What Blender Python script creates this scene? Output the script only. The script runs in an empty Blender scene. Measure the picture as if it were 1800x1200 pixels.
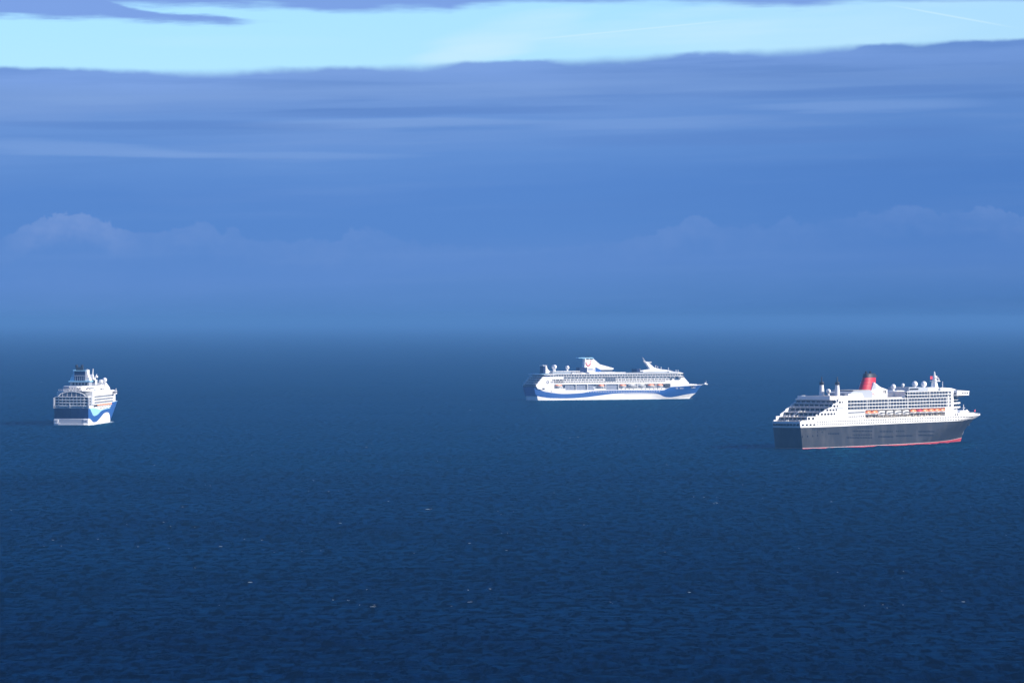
import bpy, bmesh, math, random
import numpy as np
from mathutils import Vector
R = math.radians
random.seed(7)
scn = bpy.context.scene
COL = scn.collection

# ------------------------------------------------------------------ camera
CAM_H = 108.0
cam_d = bpy.data.cameras.new("camera")
cam = bpy.data.objects.new("camera", cam_d)
COL.objects.link(cam)
cam.location = (0, 0, CAM_H)
cam.rotation_euler = (R(90 - 0.2575), 0, 0)
cam_d.sensor_width = 36
cam_d.lens = 178.0
cam_d.clip_start = 1
cam_d.clip_end = 400000
scn.camera = cam

# ------------------------------------------------------------------ sun, exposure
SUN_EL, SUN_AZ = 27.0, 103.0            # azimuth clockwise from +Y: low in the west, square to the view
scn.view_settings.view_transform = 'Standard'
scn.view_settings.look = 'None'
scn.view_settings.gamma = 1
scn.view_settings.exposure = 0.75
sd = bpy.data.lights.new("sun", 'SUN')
sd.energy = 5.0
sd.angle = R(0.5)
sd.color = (1.0, 0.93, 0.84)
sun = bpy.data.objects.new("sun", sd)
COL.objects.link(sun)
S = Vector((math.sin(R(SUN_AZ)) * math.cos(R(SUN_EL)), math.cos(R(SUN_AZ)) * math.cos(R(SUN_EL)), math.sin(R(SUN_EL))))
sun.rotation_euler = S.to_track_quat('Z', 'Y').to_euler()

scn.render.engine = 'CYCLES'
scn.cycles.max_bounces = 6
scn.cycles.use_denoising = True
scn.cycles.use_adaptive_sampling = False
scn.cycles.sample_clamp_indirect = 2.0

# ------------------------------------------------------------------ node helper
class N:
    def __init__(s, tree):
        s.t = tree; s.L = tree.links
    def n(s, typ, **kw):
        x = s.t.nodes.new(typ)
        for k, v in kw.items():
            setattr(x, k, v)
        return x
    def put(s, sock, v):
        if isinstance(v, bpy.types.NodeSocket):
            s.L.new(v, sock)
        else:
            sock.default_value = v
    def math(s, op, a, b=0.0, c=None, clamp=False):
        x = s.n('ShaderNodeMath', operation=op); x.use_clamp = clamp
        s.put(x.inputs[0], a); s.put(x.inputs[1], b)
        if c is not None: s.put(x.inputs[2], c)
        return x.outputs[0]
    def comb(s, x, y, z=0.0):
        n = s.n('ShaderNodeCombineXYZ')
        for i, v in enumerate((x, y, z)): s.put(n.inputs[i], v)
        return n.outputs[0]
    def noise(s, vec, scale, detail=4.0, rough=0.5, dim='3D', dist=0.0):
        n = s.n('ShaderNodeTexNoise', noise_dimensions=dim)
        s.put(n.inputs['Vector'], vec); n.inputs['Scale'].default_value = scale
        n.inputs['Detail'].default_value = detail; n.inputs['Roughness'].default_value = rough
        n.inputs['Distortion'].default_value = dist
        return n.outputs[0]
    def smooth(s, v, lo, hi, a=0.0, b=1.0):
        n = s.n('ShaderNodeMapRange', interpolation_type='SMOOTHSTEP')
        s.put(n.inputs[0], v); s.put(n.inputs[1], lo); s.put(n.inputs[2], hi); s.put(n.inputs[3], a); s.put(n.inputs[4], b)
        return n.outputs[0]
    def ramp(s, v, stops, interp='LINEAR'):
        n = s.n('ShaderNodeValToRGB'); cr = n.color_ramp; cr.interpolation = interp
        while len(cr.elements) < len(stops): cr.elements.new(0.5)
        for e, (p, c) in zip(cr.elements, stops):
            e.position = p
            e.color = (c[0], c[1], c[2], 1) if isinstance(c, (tuple, list)) else (c, c, c, 1)
        s.put(n.inputs[0], v)
        return n.outputs[0]
    def mix(s, f, a, b, mode='MIX'):
        n = s.n('ShaderNodeMix', data_type='RGBA', blend_type=mode)
        s.put(n.inputs[0], f)
        for sock, v in ((n.inputs[6], a), (n.inputs[7], b)):
            if isinstance(v, tuple): v = (v[0], v[1], v[2], 1)
            s.put(sock, v)
        return n.outputs[2]

def lin(h):
    h = h.lstrip('#')
    out = []
    for i in (0, 2, 4):
        c = int(h[i:i + 2], 16) / 255
        out.append(c / 12.92 if c <= 0.04045 else ((c + 0.055) / 1.055) ** 2.4)
    return tuple(out)

# ------------------------------------------------------------------ sky (world): clear air above a long stratus bank
wd = bpy.data.worlds.new("World"); scn.world = wd; wd.use_nodes = True
nt = wd.node_tree; nt.nodes.clear(); g = N(nt)
BG = 0.1
K = 1.0 / (BG * 2 ** scn.view_settings.exposure)      # cloud radiance in the same units as the sky texture
def sky_col(h, f=1.0):
    c = lin(h); return (c[0] * f, c[1] * f, c[2] * f)
sky = g.n('ShaderNodeTexSky', sky_type='NISHITA'); sky.sun_disc = False
sky.sun_elevation = R(SUN_EL); sky.sun_rotation = R(SUN_AZ)
sky.air_density = 1.0; sky.dust_density = 0.3; sky.ozone_density = 3.0
tc = g.n('ShaderNodeTexCoord'); sx = g.n('ShaderNodeSeparateXYZ'); g.L.new(tc.outputs['Generated'], sx.inputs[0])
az = g.math('ARCTAN2', sx.outputs[0], sx.outputs[1]); el = g.math('ARCSINE', sx.outputs[2])
u = g.math('MULTIPLY', az, 8.9); v = g.math('MULTIPLY', el, 8.9)      # about one unit per 6.4 degrees
uv = g.comb(u, v)
clear = g.mix(1.0, sky.outputs[0], (0.62, 0.90, 1.26), 'MULTIPLY')
CLEAR_NODE = clear
V = lambda y: (560 - y) / 1000.0
# thin cirrus in the clear strip
st = g.noise(g.comb(g.math('MULTIPLY', u, 1.5), g.math('MULTIPLY', g.math('SUBTRACT', v, g.math('MULTIPLY', u, 0.05)), 16.0)), 1.0, 5, 0.55)
veil = g.math('MULTIPLY', g.smooth(st, 0.45, 0.8), g.smooth(u, -0.35, 0.1))
white_k = tuple(x * K for x in (0.56, 0.84, 1.0))
clear = g.mix(g.math('MULTIPLY', veil, 0.75), clear, white_k)
clear = g.mix(g.smooth(u, 0.1, 0.9, 0.0, 0.45), clear, tuple(x * K for x in (0.46, 0.72, 0.96)))
def brush(x, y, sx_, sy_, tilt, amt_):
    du = g.math('SUBTRACT', u, (x - 900) / 1000.0); dv_ = g.math('SUBTRACT', g.math('SUBTRACT', v, V(y)), g.math('MULTIPLY', du, tilt))
    q = g.math('ADD', g.math('POWER', g.math('ABSOLUTE', g.math('DIVIDE', du, sx_)), 2.0), g.math('POWER', g.math('ABSOLUTE', g.math('DIVIDE', dv_, sy_)), 2.0))
    return g.math('MULTIPLY', g.math('MULTIPLY', g.smooth(q, 0.0, 1.0, 1.0, 0.0), g.smooth(st, 0.3, 0.6, 0.35, 1.0)), amt_)
for br_ in ((830, 96, .13, .022, .10, .75), (890, 60, .16, .03, .16, .55), (940, 34, .12, .02, .1, .5), (1420, 60, .35, .04, .05, .4), (420, 75, .25, .015, 0, .15)):
    clear = g.mix(brush(*br_), clear, tuple(x * K for x in (0.60, 0.86, 1.0)))
# old contrails
def trail(u0, v0, u1, v1, w, amt):
    k = (v1 - v0) / (u1 - u0)
    line = g.math('ADD', g.math('MULTIPLY', g.math('SUBTRACT', u, u0), k), v0)
    d = g.math('ABSOLUTE', g.math('SUBTRACT', v, line))
    m = g.smooth(d, 0.0, w, 1.0, 0.0)
    m = g.math('MULTIPLY', m, g.smooth(u, u0 - 0.02, u0 + 0.08))
    m = g.math('MULTIPLY', m, g.smooth(u, u1 - 0.08, u1 + 0.02, 1.0, 0.0))
    return g.math('MULTIPLY', m, amt)
for tr in ((0.02, 0.488, 0.40, 0.524, 0.0022, 0.55), (0.66, 0.549, 0.88, 0.508, 0.0026, 0.6)):
    clear = g.mix(trail(*tr), clear, tuple(x * K for x in (0.62, 0.88, 1.0)))
# cloud colours by elevation, with long horizontal streaks
V = lambda y: (560 - y) / 1000.0
vs = g.math('MULTIPLY', v, 1.0 / 0.56)
streak = g.noise(g.comb(g.math('MULTIPLY', u, 1.0), g.math('MULTIPLY', g.math('SUBTRACT', v, g.math('MULTIPLY', u, 0.03)), 14.0), 3.0), 1.0, 5, 0.5)
wob = g.noise(g.comb(g.math('MULTIPLY', u, 2.0), g.math('MULTIPLY', v, 9.0), 7.0), 1.0, 4, 0.55)
vv = g.math('ADD', vs, g.math('MULTIPLY', g.math('SUBTRACT', wob, 0.5), 0.16))
vv = g.math('SUBTRACT', vv, g.math('MULTIPLY', u, 0.055))
P = lambda y: max(0.0, V(y) / 0.56)
bank = g.ramp(vv, [(0.0, sky_col('#4e7dbb')), (P(545), sky_col('#5382c2')), (P(515), sky_col('#5987c8')), (P(475), sky_col('#5d8ace')), (P(400), sky_col('#5888ce')), (P(330), sky_col('#5888cf')),
                   (P(270), sky_col('#6290d4')), (P(205), sky_col('#6a95d7')), (P(150), sky_col('#759bd9')), (P(112), sky_col('#7da3e3'))])
fine = g.noise(g.comb(g.math('MULTIPLY', u, 1.6), g.math('MULTIPLY', g.math('SUBTRACT', v, g.math('MULTIPLY', u, 0.02)), 34.0), 13.0), 1.0, 5, 0.55)
upper = g.smooth(v, 0.2, 0.42, 0.25, 1.0)
bank = g.mix(g.math('MULTIPLY', g.smooth(streak, 0.53, 0.74, 0.0, 0.5), upper), bank, sky_col('#7fa2dc'))
bank = g.mix(g.math('MULTIPLY', g.smooth(fine, 0.5, 0.75, 0.0, 0.30), upper), bank, sky_col('#84a8e0'))
bank = g.mix(g.math('MULTIPLY', g.smooth(fine, 0.48, 0.3, 0.0, 0.30), upper), bank, sky_col('#5580c4'))
bank = g.mix(g.math('MULTIPLY', g.smooth(streak, 0.46, 0.28, 0.0, 0.42), upper), bank, sky_col('#527fc6'))
bank = g.mix(g.smooth(u, -0.1, 0.9, 0.0, 0.55), bank, g.mix(1.0, bank, (0.70, 0.79, 0.86), 'MULTIPLY'))
def wisp(x, y, sx_, sy_, tilt, amt_):
    du = g.math('SUBTRACT', u, (x - 900) / 1000.0); dv_ = g.math('SUBTRACT', g.math('SUBTRACT', v, V(y)), g.math('MULTIPLY', du, tilt))
    dv_ = g.math('ADD', dv_, g.math('ADD', g.math('MULTIPLY', g.math('SUBTRACT', fine, 0.5), 0.03), g.math('MULTIPLY', g.math('SUBTRACT', streak, 0.5), 0.02)))
    q = g.math('ADD', g.math('POWER', g.math('ABSOLUTE', g.math('DIVIDE', du, sx_)), 2.0), g.math('POWER', g.math('ABSOLUTE', g.math('DIVIDE', dv_, sy_)), 2.0))
    return g.math('MULTIPLY', g.smooth(q, 0.0, 1.0, 1.0, 0.0), amt_)
for w_ in ((680, 219, .34, .013, .015, .55), (160, 263, .30, .014, -.03, .42), (1510, 187, .27, .013, .01, .4), (470, 272, .34, .012, -.01, .35), (1120, 214, .3, .011, .03, .3), (900, 160, .5, .02, .03, .3), (300, 165, .5, .02, 0, .25)):
    bank = g.mix(wisp(*w_), bank, sky_col('#86aae2'))
for w_ in ((760, 197, .4, .010, .02, .45), (300, 222, .4, .012, -.01, .4), (1500, 160, .4, .012, .02, .4), (1350, 240, .5, .02, .02, .35)):
    bank = g.mix(wisp(*w_), bank, sky_col('#5680c6'))
# distant cumulus: a ragged line of heads standing in the haze
def at(x): return ((x - 900) / 1000.0) * 0.5 + 0.5
un = g.math('ADD', g.math('MULTIPLY', u, 0.5), 0.5)
line = [(0, 425), (36, 404), (80, 384), (130, 374), (168, 379), (205, 400), (236, 408), (280, 410), (312, 399), (360, 391), (385, 406), (412, 403), (440, 420), (590, 424), (618, 402), (660, 404), (720, 424),
        (900, 442), (1100, 424), (1190, 396), (1212, 376), (1240, 378), (1262, 400), (1350, 398), (1385, 379), (1410, 396), (1540, 372), (1600, 358), (1650, 374), (1730, 362), (1800, 380)]
heads = g.ramp(un, [(at(x), V(y)) for x, y in line])
amt = g.ramp(un, [(at(-100), .1), (at(5), .2), (at(60), .85), (at(110), 1.0), (at(190), .95), (at(250), .3), (at(340), .45), (at(450), .22), (at(620), .34), (at(760), .1), (at(1050), .12), (at(1220), .42), (at(1290), .16), (at(1390), .24), (at(1460), .12), (at(1590), .34), (at(1670), .2), (at(1730), .42), (at(1850), .3)])
pv_ = g.comb(g.math('MULTIPLY', u, 42.0), g.math('MULTIPLY', v, 46.0), 1.0)
puff = g.math('MULTIPLY', g.math('SUBTRACT', g.noise(pv_, 1.0, 6, 0.62), 0.5), 0.042)
lump = g.noise(g.comb(g.math('MULTIPLY', u, 34.0), g.math('MULTIPLY', v, 50.0), 9.0), 1.0, 5, 0.55)
dv = g.math('SUBTRACT', g.math('ADD', heads, puff), v)
m = g.smooth(dv, -0.002, 0.004)
m = g.math('MULTIPLY', m, g.smooth(dv, 0.012, 0.065, 1.0, 0.12))
m = g.math('MULTIPLY', m, g.smooth(lump, 0.3, 0.7, 0.65, 1.0))
cum = g.mix(g.math('MULTIPLY', m, g.math('MULTIPLY', amt, 0.66)), bank, sky_col('#809fd9'))
bank = g.mix(1.0, cum, (K, K, K), 'MULTIPLY')
# top of the bank
top = g.ramp(un, [(at(-400), .43), (at(0), .443), (at(280), .434), (at(450), .438), (at(900), .452), (at(1300), .470), (at(1800), .492)], 'B_SPLINE')
edge = g.noise(g.comb(g.math('MULTIPLY', u, 16.0), g.math('MULTIPLY', v, 20.0), 11.0), 1.0, 6, 0.6)
top = g.math('ADD', top, g.math('MULTIPLY', g.math('SUBTRACT', edge, 0.5), 0.010))
soft = g.noise(g.comb(g.math('MULTIPLY', u, 5.0), g.math('MULTIPLY', v, 8.0), 17.0), 1.0, 3, 0.5)
wd_ = g.smooth(soft, 0.35, 0.65, 0.004, 0.018)
m_bank = g.smooth(v, g.math('SUBTRACT', top, wd_), g.math('ADD', top, 0.004), 1.0, 0.0)
# ragged upper deck of cloud, its base just inside the view
base = g.ramp(un, [(at(-300), V(10)), (at(0), V(14)), (at(250), V(17)), (at(480), V(17)), (at(560), V(25)), (at(630), V(27)), (at(700), V(21)), (at(790), V(24)), (at(830), V(14)), (at(900), V(8)), (at(1250), V(9)), (at(1330), V(15)), (at(1400), V(18)), (at(1460), V(11)), (at(1560), V(6)), (at(1800), V(8))])
lo = g.ramp(un, [(at(-300), V(44)), (at(0), V(37)), (at(200), V(39)), (at(330), V(45)), (at(400), V(47)), (at(455), V(40)), (at(1800), V(0))])
hi = g.ramp(un, [(at(-300), V(-60)), (at(80), V(-30)), (at(230), V(16)), (at(300), V(26)), (at(400), V(34)), (at(455), V(41)), (at(1800), V(60))])
sh = g.noise(g.comb(g.math('MULTIPLY', u, 6.0), g.math('MULTIPLY', v, 50.0), 5.0), 1.0, 6, 0.6)
shn = g.math('MULTIPLY', g.math('SUBTRACT', sh, 0.5), 0.030)
base = g.math('ADD', base, shn); lo = g.math('ADD', lo, shn); hi = g.math('ADD', hi, shn)
m_up = g.smooth(v, g.math('SUBTRACT', base, 0.004), g.math('ADD', base, 0.013), 0.0, 0.95)
tong = g.math('MULTIPLY', g.smooth(v, g.math('SUBTRACT', lo, 0.004), g.math('ADD', lo, 0.010)), g.smooth(v, g.math('SUBTRACT', hi, 0.004), g.math('ADD', hi, 0.004), 1.0, 0.0))
m_up = g.math('MAXIMUM', m_up, g.math('MULTIPLY', tong, 0.95))
hole = g.noise(g.comb(g.math('MULTIPLY', u, 0.55), g.math('MULTIPLY', v, 1.6), 2.0), 1.0, 5, 0.55)
m_up = g.math('MULTIPLY', m_up, g.math('ADD', g.smooth(hole, 0.38, 0.62, 0.15, 1.0), g.smooth(v, 0.56, 0.75, 1.0, 0.0), clamp=True))
UP = g.ramp(g.math('MULTIPLY', v, 0.1), [(0.0, sky_col('#7aa2e8')), (0.055, sky_col('#7b9fe4')), (0.10, sky_col('#5a86d2')), (0.45, sky_col('#3f6dbd')), (1.0, sky_col('#3a66b4'))])
up = g.mix(1.0, UP, (K, K, K), 'MULTIPLY')
hi_clear = g.mix(g.smooth(v, 0.6, 2.5), clear, g.mix(1.0, clear, (0.5, 0.62, 0.8), 'MULTIPLY'))
skyc = g.mix(m_up, hi_clear, up)
skyc = g.mix(m_bank, skyc, bank)
bg = g.n('ShaderNodeBackground'); bg.inputs[1].default_value = BG
g.L.new(skyc, bg.inputs[0])
out = g.n('ShaderNodeOutputWorld'); g.L.new(bg.outputs[0], out.inputs[0])

# ------------------------------------------------------------------ materials
MATS = {}
def paint(name, col, rough=0.45, spec=0.5, wear=0.0, wear_col=None, metal=0.0):
    m = bpy.data.materials.new(name); m.use_nodes = True
    t = N(m.node_tree); b = m.node_tree.nodes['Principled BSDF']
    b.inputs['Roughness'].default_value = rough
    b.inputs['Metallic'].default_value = metal
    b.inputs['Specular IOR Level'].default_value = spec
    c4 = (*col, 1)
    if wear > 0:
        co = t.n('ShaderNodeTexCoord')
        mp = t.n('ShaderNodeMapping'); mp.inputs['Scale'].default_value = (0.09, 0.09, 0.03)
        t.L.new(co.outputs['Object'], mp.inputs[0])
        f = t.noise(mp.outputs[0], 1.0, 6, 0.6)
        w = wear_col or tuple(x * 0.75 for x in col)
        t.L.new(t.mix(t.smooth(f, 0.45, 0.75, 0.0, wear), col, w), b.inputs['Base Color'])
    else:
        b.inputs['Base Color'].default_value = c4
    MATS[name] = m
    return m
paint('white_paint', (0.85, 0.84, 0.82), 0.4, wear=0.5, wear_col=(0.68, 0.65, 0.60))
paint('cream_paint', (0.74, 0.68, 0.56), 0.5)
paint('black_hull', (0.029, 0.032, 0.039), 0.4, spec=0.3, wear=0.9, wear_col=(0.070, 0.072, 0.078))
paint('boot_red', (0.40, 0.04, 0.05), 0.55, spec=0.25, wear=0.5)
paint('boot_line', (0.62, 0.50, 0.50), 0.5)
paint('blue_hull', (0.022, 0.095, 0.32), 0.35, wear=0.4)
paint('navy', (0.006, 0.02, 0.08), 0.4, spec=0.25, wear=0.4)
paint('cyan_paint', (0.33, 0.64, 0.76), 0.4)
paint('sky_blue_paint', (0.30, 0.60, 0.82), 0.4)
paint('window_glass', (0.008, 0.011, 0.02), 0.3, 0.2)
paint('balcony_glass', (0.06, 0.08, 0.115), 0.25, 0.5)
paint('rail_glass', (0.30, 0.36, 0.42), 0.2, 0.6)
paint('deck_grey', (0.24, 0.26, 0.29), 0.6, wear=0.3)
paint('teak', (0.38, 0.30, 0.22), 0.7, wear=0.4)
paint('roof_tan', (0.48, 0.45, 0.42), 0.6, wear=0.4)
paint('funnel_red', (0.55, 0.022, 0.04), 0.5, spec=0.25, wear=0.5)
paint('smoke_black', (0.016, 0.02, 0.028), 0.5)
paint('orange_grp', (0.85, 0.24, 0.07), 0.4, wear=0.3)
paint('logo_red', (0.75, 0.05, 0.06), 0.5)
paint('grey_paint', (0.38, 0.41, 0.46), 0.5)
paint('pale_grey', (0.40, 0.41, 0.44), 0.5, wear=0.3)
paint('grille_grey', (0.22, 0.26, 0.36), 0.5)
paint('steel', (0.55, 0.56, 0.58), 0.35)
paint('flag_red', (0.62, 0.05, 0.07), 0.7)
paint('flag_navy', (0.03, 0.05, 0.22), 0.7)
paint('foam', (0.34, 0.42, 0.48), 0.8)

# ------------------------------------------------------------------ mesh builder
class MB:
    def __init__(s): s.v = []; s.f = []; s.m = []
    def face(s, pts, m):
        i = len(s.v); s.v += [tuple(p) for p in pts]; s.f.append(tuple(range(i, i + len(pts)))); s.m.append(m)
    def poly(s, i, idx, m): s.f.append(tuple(i + k for k in idx)); s.m.append(m)
    def box(s, x0, x1, y0, y1, z0, z1, m, top=None):
        i = len(s.v)
        s.v += [(x0, y0, z0), (x1, y0, z0), (x1, y1, z0), (x0, y1, z0), (x0, y0, z1), (x1, y0, z1), (x1, y1, z1), (x0, y1, z1)]
        for q in ((0, 3, 2, 1), (0, 1, 5, 4), (1, 2, 6, 5), (2, 3, 7, 6), (3, 0, 4, 7)): s.poly(i, q, m)
        s.poly(i, (4, 5, 6, 7), top or m)
    def loft(s, rings, m, cap=True, top=None):
        n = len(rings[0]); i = len(s.v)
        for r in rings: s.v += [tuple(p) for p in r]
        for k in range(len(rings) - 1):
            mm = m[k] if isinstance(m, list) else m
            for j in range(n):
                a = k * n + j; b = k * n + (j + 1) % n
                s.poly(i, (a, b, b + n, a + n), mm)
        if cap:
            m0 = m[0] if isinstance(m, list) else m
            m1 = top or (m[-1] if isinstance(m, list) else m)
            s.poly(i, tuple(reversed(range(n))), m0)
            s.poly(i, tuple((len(rings) - 1) * n + k for k in range(n)), m1)
    def xz(s, pts, y0, y1, m):                     # profile seen from the side, given thickness across
        s.loft([[(x, y0, z) for x, z in pts], [(x, y1, z) for x, z in pts]], m)
    def xy(s, pts, z0, z1, m, top=None):           # deck outline raised from z0 to z1
        s.loft([[(x, y, z0) for x, y in pts], [(x, y, z1) for x, y in pts]], m, top=top)
    def yz(s, pts, x0, x1, m):
        s.loft([[(x0, y, z) for y, z in pts], [(x1, y, z) for y, z in pts]], m)
    def tube(s, p0, p1, r0, m, r1=None, n=8):
        p0 = Vector(p0); p1 = Vector(p1); r1 = r0 if r1 is None else r1
        q = (p1 - p0).to_track_quat('Z', 'Y')
        rings = []
        for p, r in ((p0, r0), (p1, r1)):
            rings.append([p + q @ Vector((math.cos(6.28318 * k / n) * r, math.sin(6.28318 * k / n) * r, 0)) for k in range(n)])
        s.loft(rings, m)
    def lathe(s, c, prof, m, n=14, sx=1.0, sy=1.0):
        s.loft([[(c[0] + math.cos(6.28318 * k / n) * r * sx, c[1] + math.sin(6.28318 * k / n) * r * sy, c[2] + z) for k in range(n)] for r, z in prof], m)
    def ball(s, c, r, m, n=14):
        s.lathe(c, [(max(0.02, r * math.sin(math.pi * k / 8)), -r * math.cos(math.pi * k / 8)) for k in range(9)], m, n)
    def build(s, name, parent=None, smooth=False):
        me = bpy.data.meshes.new(name)
        names = []
        for k in s.m:
            if k not in names: names.append(k)
        me.from_pydata(s.v, [], s.f)
        for k in names: me.materials.append(MATS[k])
        me.polygons.foreach_set('material_index', [names.index(k) for k in s.m])
        bm = bmesh.new(); bm.from_mesh(me)
        bmesh.ops.recalc_face_normals(bm, faces=bm.faces)
        bm.to_mesh(me); bm.free()
        if smooth:
            me.polygons.foreach_set('use_smooth', [True] * len(me.polygons))
            me.set_sharp_from_angle(angle=R(40))
        me.update()
        o = bpy.data.objects.new(name, me); COL.objects.link(o)
        if parent: o.parent = parent
        return o

def tag(o, label, cat, group=None):
    o['label'] = label; o['category'] = cat
    if group: o['group'] = group
def root(name, x, y, psi, label, cat, group=None, z=0.0):
    o = bpy.data.objects.new(name, None); COL.objects.link(o)
    o.empty_display_size = 5
    o.location = (x, y, z); o.rotation_euler = (0, 0, psi)
    tag(o, label, cat, group)
    return o
def to_world(rt, p):
    c, s = math.cos(rt.rotation_euler.z), math.sin(rt.rotation_euler.z)
    return (rt.location.x + p[0] * c - p[1] * s, rt.location.y + p[0] * s + p[1] * c, p[2])
def curve(pts):
    def f(x):
        if x <= pts[0][0]: return pts[0][1]
        for (a, fa), (b, fb) in zip(pts, pts[1:]):
            if x <= b:
                t = (x - a) / (b - a); t = t * t * (3 - 2 * t) if False else t
                return fa + (fb - fa) * t
        return pts[-1][1]
    return f
def scurve(pts):                                  # smooth (monotone cubic) curve through points
    n = len(pts)
    d = [(pts[i + 1][1] - pts[i][1]) / (pts[i + 1][0] - pts[i][0]) for i in range(n - 1)]
    t = [d[0]] + [0 if d[i - 1] * d[i] <= 0 else 2 * d[i - 1] * d[i] / (d[i - 1] + d[i]) for i in range(1, n - 1)] + [d[-1]]
    def f(x):
        if x <= pts[0][0]: return pts[0][1]
        if x >= pts[-1][0]: return pts[-1][1]
        for i in range(n - 1):
            if x <= pts[i + 1][0]:
                h = pts[i + 1][0] - pts[i][0]; s = (x - pts[i][0]) / h
                return ((2 * s**3 - 3 * s * s + 1) * pts[i][1] + (s**3 - 2 * s * s + s) * h * t[i] + (-2 * s**3 + 3 * s * s) * pts[i + 1][1] + (s**3 - s * s) * h * t[i + 1])
    return f

class Hull:
    """half-breadth and ends of a hull; bands = [(upper edge z(x), material, rows)]"""
    def __init__(s, L, B, stern, bow, tw, ts, e0, e1, ztop):
        s.L, s.B, s.xs, s.xb, s.tw, s.ts, s.e0, s.e1, s.zt = L, B, stern, bow, tw, ts, e0, e1, ztop
    def hb_u(s, u, z):
        k = max(0.0, min(1.0, z / s.zt))
        a = min(u / s.ts, 1.0); a = 1 - (1 - a) ** 2
        b = s.tw + (1 - s.tw) * a
        ue = s.e0 + (s.e1 - s.e0) * k; p = 1.5 + 0.9 * k
        if u > ue:
            t = (u - ue) / (1 - ue); b *= max(0.0, 1 - t ** p)
        return s.B * b
    def hb(s, x, z):
        a, b = s.xs(z), s.xb(z)
        return s.hb_u(max(0.0, min(1.0, (x - a) / (b - a))), z)
    def mesh(s, bands, transom, deck, n=110):
        mb = MB(); us = [((i / n) ** 1.0) for i in range(n + 1)]
        us = sorted(set(us + [1 - (1 - t) ** 2 for t in (0.93, 0.95, 0.97, 0.985)]))
        cols = []
        for q in us:
            x = q * s.L; zs = [-3.0]; mm = []
            for (f, m, r) in bands:
                z0 = zs[-1]; z1 = max(f(x), z0)
                for k in range(1, r + 1): zs.append(z0 + (z1 - z0) * k / r); mm.append(m)
            cols.append((q, zs, mm))
        for side in (-1, 1):
            for (qa, za, mm), (qb, zb, _) in zip(cols, cols[1:]):
                pa = [(s.xs(z) + qa * (s.xb(z) - s.xs(z)), side * s.hb_u(qa, z), z) for z in za]
                pb = [(s.xs(z) + qb * (s.xb(z) - s.xs(z)), side * s.hb_u(qb, z), z) for z in zb]
                for k, m in enumerate(mm):
                    if za[k + 1] - za[k] < 1e-6 and zb[k + 1] - zb[k] < 1e-6: continue
                    mb.face([pa[k], pb[k], pb[k + 1], pa[k + 1]], m)
        ztop = cols[0][1][-1]
        tz = [-3.0]; tm = []
        for zz, m in transom: tz.append(min(zz, ztop)); tm.append(m)
        for k, m in enumerate(tm):
            ys = [-1, -.8, -.5, 0, .5, .8, 1]
            for ya, yb in zip(ys, ys[1:]):
                q = []
                for yy, z in ((ya, tz[k]), (yb, tz[k]), (yb, tz[k + 1]), (ya, tz[k + 1])):
                    q.append((s.xs(z) - s.bulge * (1 - yy * yy), yy * s.hb_u(0, z), z))
                mb.face(q, m)
        for (qa, za, _), (qb, zb, _) in zip(cols, cols[1:]):
            a, b = za[-1], zb[-1]
            xa = s.xs(a) + qa * (s.xb(a) - s.xs(a)); xb_ = s.xs(b) + qb * (s.xb(b) - s.xs(b))
            ha, hb = s.hb_u(qa, a), s.hb_u(qb, b)
            mb.face([(xa, -ha, a - .05), (xb_, -hb, b - .05), (xb_, hb, b - .05), (xa, ha, a - .05)], deck)
        return mb
    bulge = 0.0
    def deck(s, x0, x1, z, inset=0.0, n=24, cap=99):
        xs = [x0 + (x1 - x0) * i / n for i in range(n + 1)]
        w = [max(0.3, min(cap, s.hb(x, z) - inset)) for x in xs]
        return [(x, -y) for x, y in zip(xs, w)] + [(x, y) for x, y in zip(reversed(xs), reversed(w))]

def spread(name, proto, places, parent, limit=100, rest='fittings', kind_rest=None):
    """individual parts up to the limit; those beyond it (the far ones) in one part"""
    places = sorted(places, key=lambda p: p[0])
    me = None
    for p in places[:limit]:
        if me is None:
            o = proto().build(name, parent); me = o.data
        else:
            o = bpy.data.objects.new(name, me); COL.objects.link(o); o.parent = parent
        o.location = p[:3]
        if len(p) > 3: o.rotation_euler = (0, 0, p[3])
    if len(places) > limit:
        mb = MB()
        for p in places[limit:]:
            q = proto(); c, s = (math.cos(p[3]), math.sin(p[3])) if len(p) > 3 else (1, 0)
            i = len(mb.v)
            mb.v += [(a * c - b * s + p[0], a * s + b * c + p[1], d + p[2]) for a, b, d in q.v]
            mb.f += [tuple(i + k for k in f) for f in q.f]; mb.m += q.m
        o = mb.build(rest, parent); o['kind'] = 'stuff'

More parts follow.
